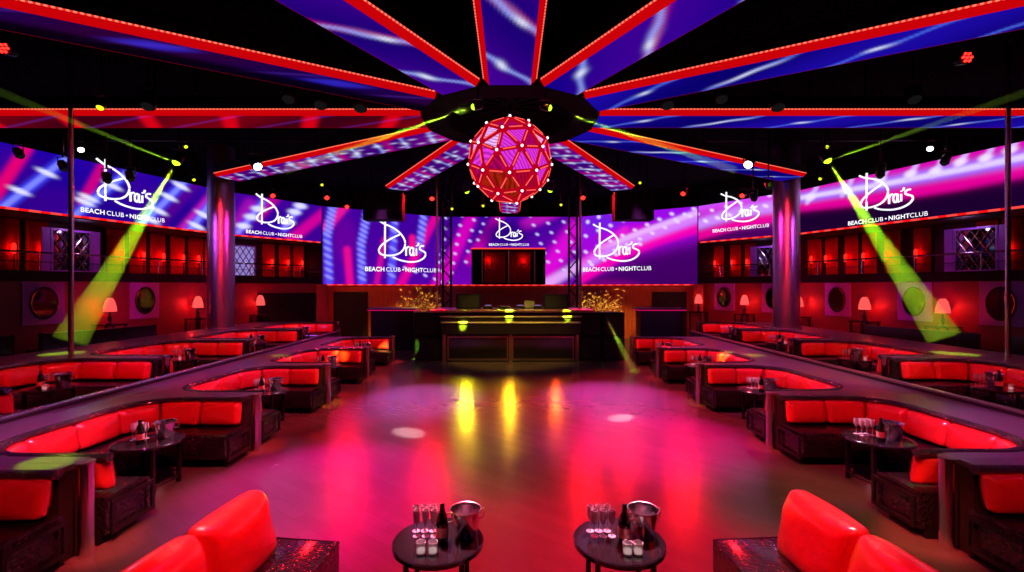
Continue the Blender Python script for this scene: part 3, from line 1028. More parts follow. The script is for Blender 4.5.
def dress(x, y, z, where, nfl, bucket=(.1, .08), bottle=(-.02, -.02), flutes=(-.14, .03), candles=(), scale=1.):
    """a table and its glasses; where: words that single the table out"""
    place('t', (x, y, z), 'small round black table %s' % where)
    zz = z + .601
    if bucket: place('b', (x + bucket[0], y + bucket[1], zz), 'shiny steel ice bucket on the round table %s' % where, rz=.3)
    if bottle: place('c', (x + bottle[0], y + bottle[1], zz), 'dark champagne bottle on the round table %s' % where)
    for i in range(nfl):
        cx, cy = i % 3, i // 3
        place('g', (x + flutes[0] + (cx - 1) * .066 + (cy % 2) * .02, y + flutes[1] + (cy - .5) * -.075, zz), 'clear champagne flute on the round table %s' % where, 'flutes on the table ' + where)
    for i, (cx, cy) in enumerate(candles):
        place('k', (x + cx, y + cy, zz), '%s on the round table %s' % (['candle glass nearer the flutes', 'candle glass nearer the bucket'][i] if len(candles) > 1 else 'glowing candle glass', where))


dress(-.54, 3.54, 0, 'in front of the blue-side sofa', 6, bucket=(.2, .06), bottle=(.035, -.04), flutes=(-.125, .08), candles=((-.095, -.19), (-.01, -.19)))
dress(.82, 3.54, 0, 'in front of the pink-side sofa', 6, bucket=(.2, .06), bottle=(.03, -.05), flutes=(-.13, .08), candles=((.015, -.2), (.09, -.2)))
for s in (-1, 1):
    xa, y1, pp = ROW[s]
    for k in range(1, 5):
        x, y = s * (xa + .62), y1 - pp + k * pp + pp / 2 + .06
        dress(x, y, 0, 'of the %s full lower booth, %s' % (ORD[k - 1], SIDE[s]), 6 if k < 3 else 4, bucket=(.14, .1) if s < 0 else (.14, -.06), bottle=(.0, -.13) if s < 0 else (-.08, -.15), flutes=(-.14, 0.03) if s < 0 else (-.1, .11))
    for k in range(0, 4):
        x, y = T2X[s] + s * (.75 if s < 0 else .5), 6.0 + 3.0 * k + 1.5
        dress(x, y, .3, 'of the %s raised booth, %s' % (ORD[k], SIDE[s]), 3, bucket=(.13, .1), bottle=None if k % 2 else (-.02, -.12), candles=((.1, -.18),))

# ------------------------------------------------------------------ lounge sofas in front


def sofa(s, loc, rz, label):
    """local: x = 0 outer back, growing towards the tables (times -s); y = 0 the far end, running back towards the camera"""
    t = thing('lounge_sofa', label, 'sofa', loc, rz)
    d = -s
    line = [(0, .0), (0, -2.3)]
    pa = Path2([(0, 0.), (0, -2.3)])
    # normal of a line running -y is (-1,0): flip by sx
    sx = -d
    MB().box((d * .2, -2.25, 0), (d * .68, .1, .16), .01).build('base', M['black'], t)
    MB().box((d * .02, -2.3, .16), (d * .74, .16, .44), .035).build('seat', M['seat'], t, True)
    MB().tube([(d * .73, -2.28, .43), (d * .73, .14, .43), (d * .05, .15, .43)], .012, 6).build('seat_piping', M['glitter'], t, True)
    MB().box((d * -.06, -2.3, .0), (d * .035, .02, .8), .03).build('back_frame', M['glitter'], t, True)
    for i in range(3):
        cushion_mb(pa, -.02 + i * .68, .665 + i * .68, sx, a=.15, b=.25, d0=.17, z0=.655, lean=.2, seed=20 + i + s, ns=23, npf=28).build('back_cushion', M['cushion'], t, True)
    return t


sofa(-1, (-2.13, 3.74, 0), math.radians(-6), 'red cushioned low sofa with black seat facing the front table, blue-screen side')
sofa(1, (2.4, 3.74, 0), math.radians(3.5), 'red cushioned low sofa with black seat facing the front table, pink-screen side')

# ------------------------------------------------------------------ columns and poles
for s in (-1, 1):
    x = COLX[s]
    t = thing('column', 'round mirror-tiled column at the end of the %s beam' % ('magenta' if s < 0 else 'blue'), 'column', (x, 15.0, .3))
    MB().lathe([(.385, 0), (.385, 6.68)], n=40).build('shaft', M['column'], t, True)
    MB().lathe([(.415, 0), (.445, 0), (.445, .9), (.415, .92)], n=40).build('foot', M['steel'], t, True)
for s, (u, Y) in ((-1, (71, 8.9)), (1, (1008, 8.9))):
    x = (u - CX) / F * Y
    t = thing('dance_pole', 'tall dance pole rising from the raised booth ledge, %s' % SIDE[s], 'pole', (x, Y, 1.161))
    MB().cyl((0, 0, .03), (0, 0, 5.5), .042, n=14).build('tube', M['steel'], t, True)
    MB().lathe([(0, 0), (.055, 0), (.055, .03), (0, .04)], n=20).build('foot_plate', M['steel'], t, True)
    MB().lathe([(.042, 0), (.054, .05), (.054, CEIL - 6.66), (0, CEIL - 6.66)], (0, 0, 5.499), 16).build('ceiling_mount', M['blackmetal'], t, True)
for u, side in ((437, -1), (580.5, 1)):
    x = (u - CX) / F * 16.1
    t = thing('dance_pole', 'thin bright pole standing on the DJ counter end, %s' % SIDE[side], 'pole', (x, 16.1, 1.765))
    MB().cyl((0, 0, .02), (0, 0, CEIL - 1.77), .035, n=12).build('tube', M['brass'], t, True)
    MB().lathe([(0, 0), (.1, 0), (.1, .02), (0, .02)], n=16).build('foot_plate', M['brass'], t, True)
for u, side in ((447, -1), (573, 1)):
    x = (u - CX) / F * 17.4
    t = thing('truss_tower', 'black lattice truss tower behind the DJ booth, %s' % SIDE[side], 'truss', (x, 17.4, 0))
    for ax in (-.15, .15):
        for ay in (-.15, .15):
            MB().cyl((ax, ay, 0), (ax, ay, CEIL), .025, n=8).build('chord', M['blackmetal'], t, True)
    lat = MB()
    for i in range(20):
        z = i * .35; q = 1 if i % 2 else -1
        for ay in (-.15, .15): lat.cyl((-.15 * q, ay, z), (.15 * q, ay, z + .35), .014, n=6)
        for ax in (-.15, .15): lat.cyl((ax, -.15 * q, z), (ax, .15 * q, z + .35), .014, n=6)
    lat.build('lattice', M['blackmetal'], t)

# ------------------------------------------------------------------ DJ booth
t = thing('dj_booth', 'wide black DJ booth with two glass panels and lit trim at the dance floor end', 'dj booth', (0, 15.7, 0))
MB().box((-2.2, .12, 0), (2.25, 1.3, .92)).build('body', M['black'], t)
for a, b in ((-2.1, -.06), (.06, 2.15)):
    gp = MB().box((a + .05, .06, .1), (b - .05, .12, .8)).build('glass_panel', M['tabletop'], t)
    f = MB().box((a, .03, .04), (b, .12, .1)).box((a, .03, .8), (b, .12, .86)).box((a, .03, .1), (a + .05, .12, .8)).box((b - .05, .03, .1), (b, .12, .8))
    f.build('panel_frame', M['brass'], gp)
for x in (-2.2, 0.02, 2.25):
    MB().box((x - .06, 0, 0), (x + .06, .12, .92), .01).build('upright', M['brass'], t)
MB().box((-2.3, -.1, .92), (2.35, 1.4, 1.62), .02).build('fascia', M['dark'], t)
for z in (1.3, 1.5):
    MB().box((-2.3 - (.03 if z > 1.4 else 0), -.16, z), (2.35 + (.03 if z > 1.4 else 0), -.1, z + .05), .01).build('light_trim', M['trim'], t)
MB().box((-2.65, -.3, 1.66), (2.75, 1.5, 1.75), .02).build('counter', M['brass'], t)
MB().box((-2.25, -.05, 1.62), (2.3, 1.4, 1.66)).build('counter_rim', M['blackmetal'], t)
zt = 1.751


def on_dj(name, label, cat, x, y):
    return thing(name, label, cat, (x, 15.7 + y, zt))


for i, (x, w) in enumerate(((-.75, .32), (.35, .32), (.95, .3))):
    t = on_dj('media_player', 'black DJ player with a round platter, %s from the blue-screen end of the counter' % ORD[i], 'dj player', x, .35)
    MB().box((-w / 2, -.2, 0), (w / 2, .2, .1), .01).build('case', M['blackmetal'], t)
    MB().lathe([(0, .1), (.11, .1), (.11, .118), (0, .118)], (0, -.03, 0), 24).build('platter', M['steel'], t, True)
    MB().box((-.1, .11, .1), (.1, .19, .13)).build('display', M['paleglow'], t)
t = on_dj('mixer', 'low black mixer between the DJ players', 'mixer', -.2, .35)
MB().box((-.2, -.2, 0), (.2, .2, .1), .01).build('case', M['blackmetal'], t)
for i in range(4): MB().lathe([(.018, .1), (.014, .13), (0, .13)], (-.13 + i * .085, .08, 0), 10).build('knob', M['steel'], t, True)
for i in range(4): MB().box((-.145 + i * .085, -.1, .1), (-.12 + i * .085, -.07, .125)).build('fader', M['steel'], t)
for x, side in ((-1.45, -1), (1.6, 1)):
    t = on_dj('monitor_speaker', 'black monitor speaker on the DJ counter, %s' % SIDE[side], 'speaker', x, .8)
    MB().box((-.42, -.2, 0), (.42, .2, .5), .02).build('cabinet', M['black'], t)
    MB().box((-.38, -.215, .04), (.38, -.2, .46)).build('grille', M['grille'], t)
    MB().lathe([(0, 0), (.05, 0), (.05, .012), (0, .012)], (0, 0, .5), 12).build('top_cap', M['blackmetal'], t, True)
t = on_dj('laptop', 'open black laptop between the mixer and the monitor speaker', 'laptop', .7, .85)
MB().box((-.18, -.12, 0), (.18, .12, .02), .005).build('keyboard_base', M['blackmetal'], t)
MB().add([(-.18, .12, .02), (.18, .12, .02), (.18, .2, .26), (-.18, .2, .26), (-.18, .135, .02), (.18, .135, .02), (.18, .215, .26), (-.18, .215, .26)], [(0, 1, 2, 3), (4, 5, 6, 7), (0, 1, 5, 4), (1, 2, 6, 5), (2, 3, 7, 6), (3, 0, 4, 7)]).build('lid', M['blackmetal'], t)
for side, xs in ((-1, [(-3.25, -2.3)]), (1, [(2.35, 3.1), (3.12, 3.9)])):
    for i, (a, b) in enumerate(xs):
        for lv in range(2):
            where = 'upper' if lv else 'lower'
            t = thing('subwoofer', '%s black subwoofer cabinet %s the DJ booth, %s' % (where, 'right against' if i == 0 else 'second out from', SIDE[side]), 'speaker', ((a + b) / 2, 15.95, lv * .82))
            w = (b - a) / 2 - .01
            MB().box((-w, 0, 0), (w, .8, .81), .015).build('cabinet', M['black'], t)
            gr = MB().box((-w + .05, -.02, .05), (w - .05, 0, .76)).build('grille', M['grille'], t)
            MB().box((-.12, -.03, .68), (.12, -.02, .71)).build('badge_bar', M['blackmetal'], gr)

# hanging loudspeakers
for s, u in ((-1, 384), (1, 633)):
    p0 = W(u, 207, 16.65)
    t = thing('hanging_speaker', 'black flown loudspeaker cluster in front of the %s back screen' % ('violet' if s < 0 else 'magenta'), 'speaker', p0)
    for i in range(3):
        z = -.48 + i * .32
        arcp = [(-.68, .3)] + [(-.68 + 1.36 * k / 10, -.22 - .16 * math.sin(PI * k / 10)) for k in range(11)] + [(.68, .3)]
        mb = MB().prism(arcp, z, z + .31)
        mb.build('cabinet', M['black'], t)
    for x in (-.5, .5):
        MB().cyl((x, .05, .48), (x, .05, CEIL - p0.z), .02, n=8).build('hanger', M['blackmetal'], t, True)
    MB().box((-.66, -.02, .48), (.66, .14, .54)).build('fly_bar', M['blackmetal'], t)

# ------------------------------------------------------------------ lower walls: mirrors, lamps, doors


def onwall(u, side, z, inset):
    p_, n_, i = wall_at(u, side)
    q = p_ - n_ * inset
    return Vector((q.x, q.y, z)), n_


def face_rot(n_):
    return math.atan2(n_.y, n_.x) - PI / 2        # local +y = outward normal


mir = {-1: [43, 144], 1: [725, 774, 838, 915, 1002]}
for s in (-1, 1):
    for i, u in enumerate(mir[s]):
        q, n_ = onwall(u, s, 2.07, .0)
        far = q.y > 16
        t = thing('wall_mirror', 'oval dark mirror on a plum panel, %s' % ({43: 'nearer one on the blue-screen side', 144: 'farther one on the blue-screen side', 725: 'farthest one of the pink-screen side', 774: 'half hidden by the pink-side column', 838: 'just past the pink-side column', 915: 'under the wide green beam of the pink side', 1002: 'behind the pink-side dance pole'}[u]), 'mirror', q, face_rot(n_))
        MB().box((-.45, -.04, -.57), (.45, -.005, .57)).build('panel', M['purplepanel'], t)
        MB().lathe([(0, 0), (.4, 0), (.4, .02), (0, .02)], n=40).build('glass', M['looking'], t, True)
        MB().tube([(.41 * math.cos(2 * PI * k / 40), .41 * math.sin(2 * PI * k / 40), .02) for k in range(40)], .028, 8, True).build('ring_frame', M['blackmetal'], t, True)
        for ch in t.children:
            if ch.name.split('.')[0] in ('glass', 'ring_frame'):
                ch.rotation_euler = (PI / 2, 0, 0); ch.location = (0, -.045, 0); ch.scale = (.7, 1., 1)
lamps = {-1: [100, 189, 255], 1: [704, 750, 807, 874, 953]}
LAMPW = {100: 'between the two mirrors, blue-screen side', 189: 'just before the column, blue-screen side', 255: 'just past the column, blue-screen side', 704: 'first after the back screens, pink-screen side', 750: 'second after the back screens, pink-screen side', 807: 'just before the column, pink-screen side', 874: 'second before the column, pink-screen side', 953: 'third before the column, pink-screen side'}
LAMP = None; LT = None
for s in (-1, 1):
    for u in lamps[s]:
        q, n_ = onwall(u, s, .6, .42)
        if q.y > 18.2: q.z = .0
        top = 1.42
        if LT is None:
            LT = {}
        hgt = top - q.z
        key = round(hgt, 2)
        if key not in LT:
            t = thing('side_table', 'dark side table under the red lamp ' + LAMPW[u], 'table', q)
            MB().box((-.3, -.3, hgt - .04), (.3, .3, hgt), .008).build('table_top', M['tabletop'], t)
            for ax in (-.25, .25):
                for ay in (-.25, .25): MB().box((ax - .025, ay - .025, 0), (ax + .025, ay + .025, hgt - .04)).build('leg', M['blackmetal'], t)
            LT[key] = t
        else:
            t = dup(LT[key], q, 'dark side table under the red lamp ' + LAMPW[u])
        t.rotation_euler = (0, 0, face_rot(n_))
        lp = Vector((q.x, q.y, top + .001))
        if LAMP is None:
            l = thing('table_lamp', 'table lamp with glowing red shade ' + LAMPW[u], 'lamp', lp)
            MB().lathe([(0, 0), (.09, 0), (.09, .02), (.03, .05), (.05, .1), (.06, .17), (.03, .26), (.018, .4), (0, .4)], n=20).build('lamp_base', M['blackmetal'], l, True)
            MB().lathe([(.165, .36), (.155, .5), (.11, .68), (.06, .76), (.055, .755), (.105, .675), (.15, .5), (.16, .362)], n=28).build('lamp_shade', M['shade'], l, True)
            LAMP = l
        else:
            l = dup(LAMP, lp, 'table lamp with glowing red shade ' + LAMPW[u])
        point((q.x + n_.x * .12, q.y + n_.y * .12, top + .5), (1, .015, .015), 110, .1)

# banquettes against the lower wall, dark
for s in (-1, 1):
    a, b = wl(s)[1], wl(s)[2]
    n_ = seg_normal(a, b, s)
    d = (b - a).normalized()
    i = 0
    L = (b - a).length
    for k in range(2):
        s0 = -3.4 + k * 3.2
        c = a + d * (s0 + 1.55) - n_ * 1.25
        t = thing('bench', 'low dark bench in front of the wall lamps, %s from the camera end, %s' % (ORD[k], SIDE[s]), 'bench', (c.x, c.y, .6), math.atan2(d.y, d.x))
        sy = 1 if (Matrix.Rotation(math.atan2(d.y, d.x), 3, 'Z') @ Vector((0, 1, 0))).dot(n_) > 0 else -1
        MB().box((-1.35, -.25, .0), (1.35, .25, .38), .02).build('seat', M['seat'], t, True)
        MB().box((-1.35, -sy * .25, .38), (1.35, -sy * .33, .78), .02).build('backrest', M['dark'], t, True)

# doors and panels on the back
for s, nm in ((-1, 1), (1, 2)):
    a, n_, _ = wall_at(290 if s < 0 else 712, s)
    if s < 0:
        t = struct(MB().box((-1.35, -.06, .0), (1.35, .0, 2.25)).build('door_%d' % nm, M['black']))  # flat black panel painted in for the dark of the doorway opening
        t.location = (a.x - n_.x * .0, a.y - n_.y * .0, 0); t.rotation_euler = (0, 0, face_rot(n_))
    b0, b1 = (LP[3], LP[4]) if s < 0 else (RP[3], RP[4])
    nb = seg_normal(b0, b1, s)
    rot = face_rot(nb)
    c = b0.lerp(b1, .22)
    t = struct(MB().box((-.7, -.07, 0), (.7, 0, 2.2)).box((-.78, -.1, 0), (-.7, 0, 2.28)).box((.7, -.1, 0), (.78, 0, 2.28)).box((-.7, -.1, 2.2), (.7, 0, 2.28)).build('door_%d' % (nm + 2), M['dark']))
    t.location = (c.x, c.y, 0); t.rotation_euler = (0, 0, rot)
    c = b0.lerp(b1, .62)
    mb = MB()
    for i in range(8): mb.box((-.8 + i * .2, -.04, .2), (-.64 + i * .2, 0, 2.3), .01)
    t = struct(mb.build('trim_%d' % nm, M['woodwall'])); t.location = (c.x, c.y, 0); t.rotation_euler = (0, 0, rot)
    c = b0.copy()
    t = struct(MB().box((-.22, -.22, 0), (.22, .1, 2.62)).build('trim_%d' % (nm + 2), M['woodwall'])); t.location = (c.x, c.y - .1, 0); t.rotation_euler = (0, 0, rot)
    # cocktail bar with a pink-lit top
    c = W(392 if s < 0 else 662, 300, 18.6)
    t = thing('service_bar', 'dark service bar with a pink-lit top edge, %s of the DJ booth' % SIDE[s], 'bar', (c.x, 18.6, 0))
    MB().box((-.85, 0, 0), (.85, .7, 1.56), .02).build('front', M['dark'], t)
    MB().box((-.95, -.1, 1.6), (.95, .8, 1.66), .01).build('bar_top', M['ledge'], t)
    MB().box((-.95, -.09, 1.565), (.95, .7, 1.598)).build('light_strip', M['pinkglow'], t)

# leafy planters either side of the DJ booth
for s, u in ((-1, 420), (1, 598)):
    Y = 19.8
    x = (u - CX) / F * Y
    t = thing('planter', 'amber-lit leafy plant arrangement in a dark trough behind the subwoofers, %s' % SIDE[s], 'planter', (x, Y, 0))
    MB().box((-.9, -.25, 0), (.9, .25, 1.3), .02).build('trough', M['dark'], t)
    rd = random.Random(11 + s); mb = MB()
    for i in range(330):
        bx, by, bz = rd.uniform(-.95, .95), rd.uniform(-.3, .3), 1.3 + abs(rd.gauss(0, .45))
        bz = min(bz, 2.4)
        a = rd.uniform(0, 2 * PI); el = rd.uniform(-.6, 1.)
        dr = Vector((math.cos(a) * math.cos(el), math.sin(a) * math.cos(el), math.sin(el))); sd = dr.orthogonal().normalized() * .035
        c = Vector((bx, by, bz)); l = rd.uniform(.1, .2)
        up = dr.cross(sd).normalized() * .012
        mb.add([c, c + dr * l * .5 + sd + up, c + dr * l, c + dr * l * .5 - sd + up, c + dr * l * .5 - up * .2], [(0, 1, 2, 4), (0, 4, 2, 3)])
    mb.build('foliage', M['leaf'], t)
    st = MB()
    for i in range(14):
        xx = -.85 + i * .13; st.cyl((xx, rd.uniform(-.15, .15), 1.29), (xx + rd.uniform(-.1, .1), rd.uniform(-.2, .2), rd.uniform(1.7, 2.2)), .008, n=5)
    st.build('stem', M['leaf'], t)

# ------------------------------------------------------------------ balconies
curt = {-1: [4, 34, 113, 135, 155, 175, 194, 210, 267, 283, 297, 311], 1: [704, 720, 737, 752, 816, 834, 854, 872, 895, 925, 990, 1016]}
CURT = None; SCON = {}
for s in (-1, 1):
    P = wl(s); O2 = offs(P, s, 1.9)
    # rail
    t = thing('balustrade', 'slim metal balustrade along the front of the balcony, %s' % SIDE[s], 'balustrade')
    In = offs(P, s, .02)[:4]
    MB().tube([(p_.x, p_.y, 3.42) for p_ in In], .025, 8).build('handrail', M['steel'], t, True)
    MB().tube([(p_.x, p_.y, 3.17) for p_ in In], .012, 6).build('middle_rail', M['steel'], t, True)
    for i in range(3):
        L = (In[i + 1] - In[i]).length
        for k in range(int(L / 1.5)):
            q = In[i].lerp(In[i + 1], (k + .5) / int(L / 1.5))
            MB().cyl((q.x, q.y, 2.93), (q.x, q.y, 3.42), .015, n=6).build('baluster', M['steel'], t, True)
    for i, u in enumerate(curt[s]):
        # where the line of sight meets the balcony's rear wall
        k = (u - CX) / F
        hit = None
        for j in range(3):
            a, b = O2[j], O2[j + 1]
            den = (b.x - a.x) - k * (b.y - a.y); tt = (k * a.y - a.x) / den
            if 0 <= tt <= 1: hit = (a + (b - a) * tt, seg_normal(P[j], P[j + 1], s)); break
        if hit is None: continue
        c, n_ = hit
        c = c - n_ * .14
        lab = 'red velvet balcony curtain, %s from the %s, %s' % (ORD[i], 'picture edge' if s < 0 else 'back screens', SIDE[s])
        if CURT is None:
            mb = MB(); n = 40; rings = []
            for q in range(n + 1):
                x = -.42 + .84 * q / n; y = .05 * math.sin(q * 1.25)
                rings.append((x, y))
            poly = rings + [(x, y + .02) for x, y in rings[::-1]]
            CURT = tag(mb.prism(poly, 0, 1.5).build('curtain', M['curtain'], None, True), lab, 'curtain', 'balcony curtains')
            o = CURT
        else:
            o = CURT.copy(); C.objects.link(o); o['label'] = lab
        o.location = (c.x, c.y, 2.935); o.rotation_euler = (0, 0, face_rot(n_)); o.scale = (.6, 1, 1)
        w = c - n_ * .3
        if not SCON:
            t = thing('floor_lamp', 'small red lamp before a balcony curtain, %s' % SIDE[s], 'lamp')
            MB().lathe([(0, 0), (.09, 0), (.09, .02), (.015, .04), (.015, .52), (0, .52)], n=14).build('stand', M['blackmetal'], t, True)
            MB().lathe([(.02, .5), (.05, .52), (.055, .75), (.03, .8), (0, .8)], n=16).build('lamp_glass', M['sconce'], t, True)
            SCON['p'] = t
        else:
            t = copy_tree(SCON['p'])
        t.location = (w.x, w.y, 2.931)
        t['label'] = 'small red balcony lamp, %s from the %s, %s' % (ORD[i], 'picture edge' if s < 0 else 'back screens', SIDE[s])
        point((c.x - n_.x * .15, c.y - n_.y * .15, 2.931 + .66), (1, .012, .012), 6, .04)
    for u, lab in {-1: [(72, 'pink and white diamond lattice screen at the balcony rear, near the blue-side dance pole'), (243, 'white diamond lattice screen with painted-in reflection glow behind the balcony rail beside the blue-side column')], 1: [(768, 'bluish diamond lattice screen at the balcony rear, beside the pink-side column'), (975, 'pink and blue diamond lattice screen at the balcony rear, near the pink-side dance pole')]}[s]:
        k = (u - CX) / F
        Om = offs(P, s, 1.2)
        for j in range(3):
            a, b = Om[j], Om[j + 1]
            den = (b.x - a.x) - k * (b.y - a.y); tt = (k * a.y - a.x) / den
            if 0 <= tt <= 1: c = a + (b - a) * tt; n_ = seg_normal(P[j], P[j + 1], s); break
        t = thing('lattice_screen', lab, 'screen', (c.x, c.y, 2.931), face_rot(n_))
        w, h_ = .52, 1.3
        f = MB().box((-w, -.03, 0), (w, .03, .06)).box((-w, -.03, h_ - .06), (w, .03, h_)).box((-w, -.03, .06), (-w + .05, .03, h_ - .06)).box((w - .05, -.03, .06), (w, .03, h_ - .06))
        f.build('frame', M['purplepanel'], t)
        MB().box((-w + .05, .05, .06), (w - .05, .06, h_ - .06)).build('backing_panel', M['paleglow'] if u in (243,) else M['looking'], t)  # on one panel a glow stands for the mirrored video screens
        la = MB()
        lo, hi = -w + .05, w - .05
        for q in range(-6, 8):
            for sg in (-1, 1):
                # clipped diagonals
                pts = []
                for z in np.linspace(.06, h_ - .06, 60):
                    x = q * .24 + sg * (z - .65) * .62
                    if lo <= x <= hi: pts.append((x, 0, z))
                if len(pts) > 2: la.tube([pts[0], pts[-1]], .016, 6)
        la.build('lattice', M['blackmetal'] if u == 243 else M['steel'], t)
        if u != 243:
            for sg in (-1, 1):
                MB().box((sg * (w + .02), -.02, 0), (sg * (w + .22), .02, h_)).build('side_panel', M['purplepanel'], t)
        point((c.x - n_.x * .5, c.y - n_.y * .5, 4.2), (.75, .4, 1), 9 if u != 243 else 3, .05)

# ------------------------------------------------------------------ spotlights in the ceiling
LENS = {}
for nm, c, st in (('white', lin(255, 245, 255), 9.), ('green', lin(150, 255, 20), 7.), ('red', lin(255, 30, 24), 6.), ('amber', lin(200, 220, 30), 2.), ('off', (.02, .02, .02), .3)):
    LENS[nm] = emit('lens_' + nm, c, st)


def fixture(u, v, Y, kind, aim, label, size=1., roof=CEIL):
    p_ = W(u, v, Y)
    t = thing('spotlight', label, 'spotlight', p_)
    k = size
    d = (Vector(aim) - p_).normalized()
    q = d.to_track_quat('-Z', 'Y').to_matrix()
    tr = lambda pts: [tuple(q @ Vector(x)) for x in pts]
    mb = MB().lathe([(.0, .26 * k), (.07 * k, .25 * k), (.1 * k, .18 * k), (.1 * k, .02 * k), (.085 * k, .012 * k), (0, .012 * k)], n=18)
    mb.v = tr(mb.v); hd = mb.build('head', M['blackmetal'], t, True)
    mb = MB().lathe([(.0, -.05 * k), (.035 * k, -.043 * k), (.062 * k, -.02 * k), (.075 * k, .0), (.08 * k, .011 * k), (0, .011 * k)], n=18); mb.v = tr(mb.v); mb.build('lens', LENS[kind], hd, True)
    c = q @ Vector((0, 0, .14 * k))
    yk = MB().tube([(c.x - .13 * k, c.y, c.z), (c.x - .13 * k, c.y, c.z + .2 * k), (c.x + .13 * k, c.y, c.z + .2 * k), (c.x + .13 * k, c.y, c.z)], .014, 6)
    yk.build('yoke', M['blackmetal'], t)
    top = roof - p_.z
    MB().cyl((c.x, c.y, c.z + .2 * k), (c.x, c.y, top), .02, n=8).build('hanger', M['blackmetal'], t, True)
    return p_


sidew = lambda u: SIDE[-1 if u < CX else 1]
fixes = []
big = [(258, 167, 12.2, 'white', (-1, 8, 0), 'dazzling white spotlight at the column end of the magenta beam', 1.3), (748, 165, 12.2, 'white', (1.5, 8, 0), 'dazzling white spotlight near the column end of the blue beam', 1.3),
       (81, 150, 11.4, 'white', (-4, 7, 0), 'small white spotlight by the dance pole, blue-screen side', .8), (930, 149, 11.4, 'white', (4, 7, 0), 'small white spotlight above the long pink screen', .8),
       (176, 163, 11.6, 'green', (-9.2, 9.6, .6), 'green spotlight casting the wide beam on the blue-screen side', 1.1), (828, 161, 11.6, 'green', (9.3, 9.6, .6), 'green spotlight casting the wide beam on the pink-screen side', 1.1),
       (473, 107, 7.9, 'green', (-5, 7.2, 4.4), 'green spotlight on the hub, sending a thin beam along the magenta beam', .62), (550, 108, 7.9, 'green', (5, 7.2, 4.4), 'green spotlight on the hub, sending a thin beam along the blue beam', .62),
       (467, 192, 14.6, 'green', (-.2, 16, 2), 'small green spotlight below the geodesic ball, blue-screen side', .9), (550, 191, 14.6, 'green', (.3, 16, 2), 'small green spotlight below the geodesic ball, pink-screen side', .9)]
for u, v, Y, k, aim, lab, sz in big: fixture(u, v, Y, k, aim, lab, sz, 5.79 if v < 110 else CEIL)
for i, (u, v) in enumerate(((273, 196), (327, 198), (347, 207), (432, 199), (583, 198), (627, 196), (683, 194), (742, 196))):
    Y = 17.4 if u in (627, 347) else 15.3
    side = -1 if u < CX else 1
    n_ = ['over the violet column screen', 'beside the hanging speaker, outer one', 'beside the hanging speaker, lower one', 'by the truss tower'][i] if side < 0 else ['by the truss tower', 'above the hanging speaker', 'beyond the hanging speaker', 'over the plum screen'][i - 4]
    fixture(u, v, Y, 'red', (side * 1.2, 9, 0), 'small red spotlight %s, %s' % (n_, SIDE[side]), .9)
amb = [(197, 101, 9.7), (186, 147, 12), (194, 180, 14), (322, 185, 15), (452, 209, 15.5), (483, 206, 15.5), (561, 205, 15.5), (640, 183, 15), (808, 104, 9.7), (827, 147, 12), (820, 179, 14)]
for i, (u, v, Y) in enumerate(amb):
    side = -1 if u < CX else 1
    q = amb if side < 0 else amb
    idx = [a for a in amb if (a[0] < CX) == (side < 0)].index((u, v, Y))
    fixture(u, v, Y, 'amber', (side * 2, 8, 0), 'tiny yellow-green spotlight, %s from the %s, %s' % (ORD[idx], 'picture edge' if side < 0 else 'middle', SIDE[side]), .55)
for i, (u, v) in enumerate(((100, 108), (147, 107), (288, 100), (320, 106), (360, 109), (668, 106), (722, 100), (779, 108), (915, 100))):
    side = -1 if u < CX else 1
    idx = i if side < 0 else i - 5
    fixture(u, v, 8.55, 'amber' if u in (100,) else 'off', ((u - CX) / 60, 6, 0), 'black moving-head spotlight before the level %s beam, %s from the %s' % ('red' if side < 0 else 'blue', ORD[idx], 'picture edge' if side < 0 else 'hub'), .75 if u == 100 else 1.25)
for i, (u, v) in enumerate(((21, 157), (65, 170), (108, 182), (131, 180), (770, 188), (755, 200), (880, 177), (944, 164))):
    side = -1 if u < CX else 1
    idx = i if side < 0 else i - 4
    fixture(u, v, 10.8 if abs(u - CX) > 300 else 12.5, 'off', (side * 8, 11, 0), 'black unlit spotlight hanging before the long screen, %s in order, %s' % (ORD[idx], SIDE[side]), .9)
for u, v in ((3, 48), (968, 57)):
    p_ = W(u, v, 8.2)
    t = thing('led_par', 'red multi-lens spotlight near the ceiling edge, %s' % sidew(u), 'spotlight', p_)
    MB().cyl((0, .02, 0), (0, .2, .02), .11, .08, 18).build('can', M['blackmetal'], t, True)
    for k in range(7):
        a = k * PI / 3; r_ = .07 if k < 6 else 0
        MB().cyl((r_ * math.cos(a), -.005, r_ * math.sin(a)), (r_ * math.cos(a), .02, r_ * math.sin(a)), .022, n=10).build('lens', LENS['red'], t, True)
    MB().cyl((0, .1, .1), (0, .1, CEIL - p_.z), .02, n=8).build('hanger', M['blackmetal'], t, True)
# ceiling truss pipes
for i, Y in enumerate((6.6, 13.6)):
    t = thing('ceiling_pipe', 'black lighting pipe across the dark ceiling, %s from the camera' % ORD[i], 'pipe', (0, Y, 6.75))
    MB().cyl((-13, 0, 0), (13, 0, 0), .03, n=10).build('pipe', M['blackmetal'], t, True)
    for k in range(7): MB().cyl((-12 + k * 4, 0, .0), (-12 + k * 4, 0, .25), .015, n=6).build('clamp', M['blackmetal'], t, True)

# ------------------------------------------------------------------ beams of light in the haze


def hazemat(dens):
    m = bpy.data.materials.new('stage_haze'); m.use_nodes = True
    N = m.node_tree.nodes; L = m.node_tree.links; N.remove(N['Principled BSDF'])
    v = N.new('ShaderNodeVolumeScatter'); v.inputs['Density'].default_value = dens; v.inputs['Anisotropy'].default_value = .2
    v.inputs['Color'].default_value = (1, 1, 1, 1)
    L.new(v.outputs[0], N['Material Output'].inputs['Volume'])
    return m


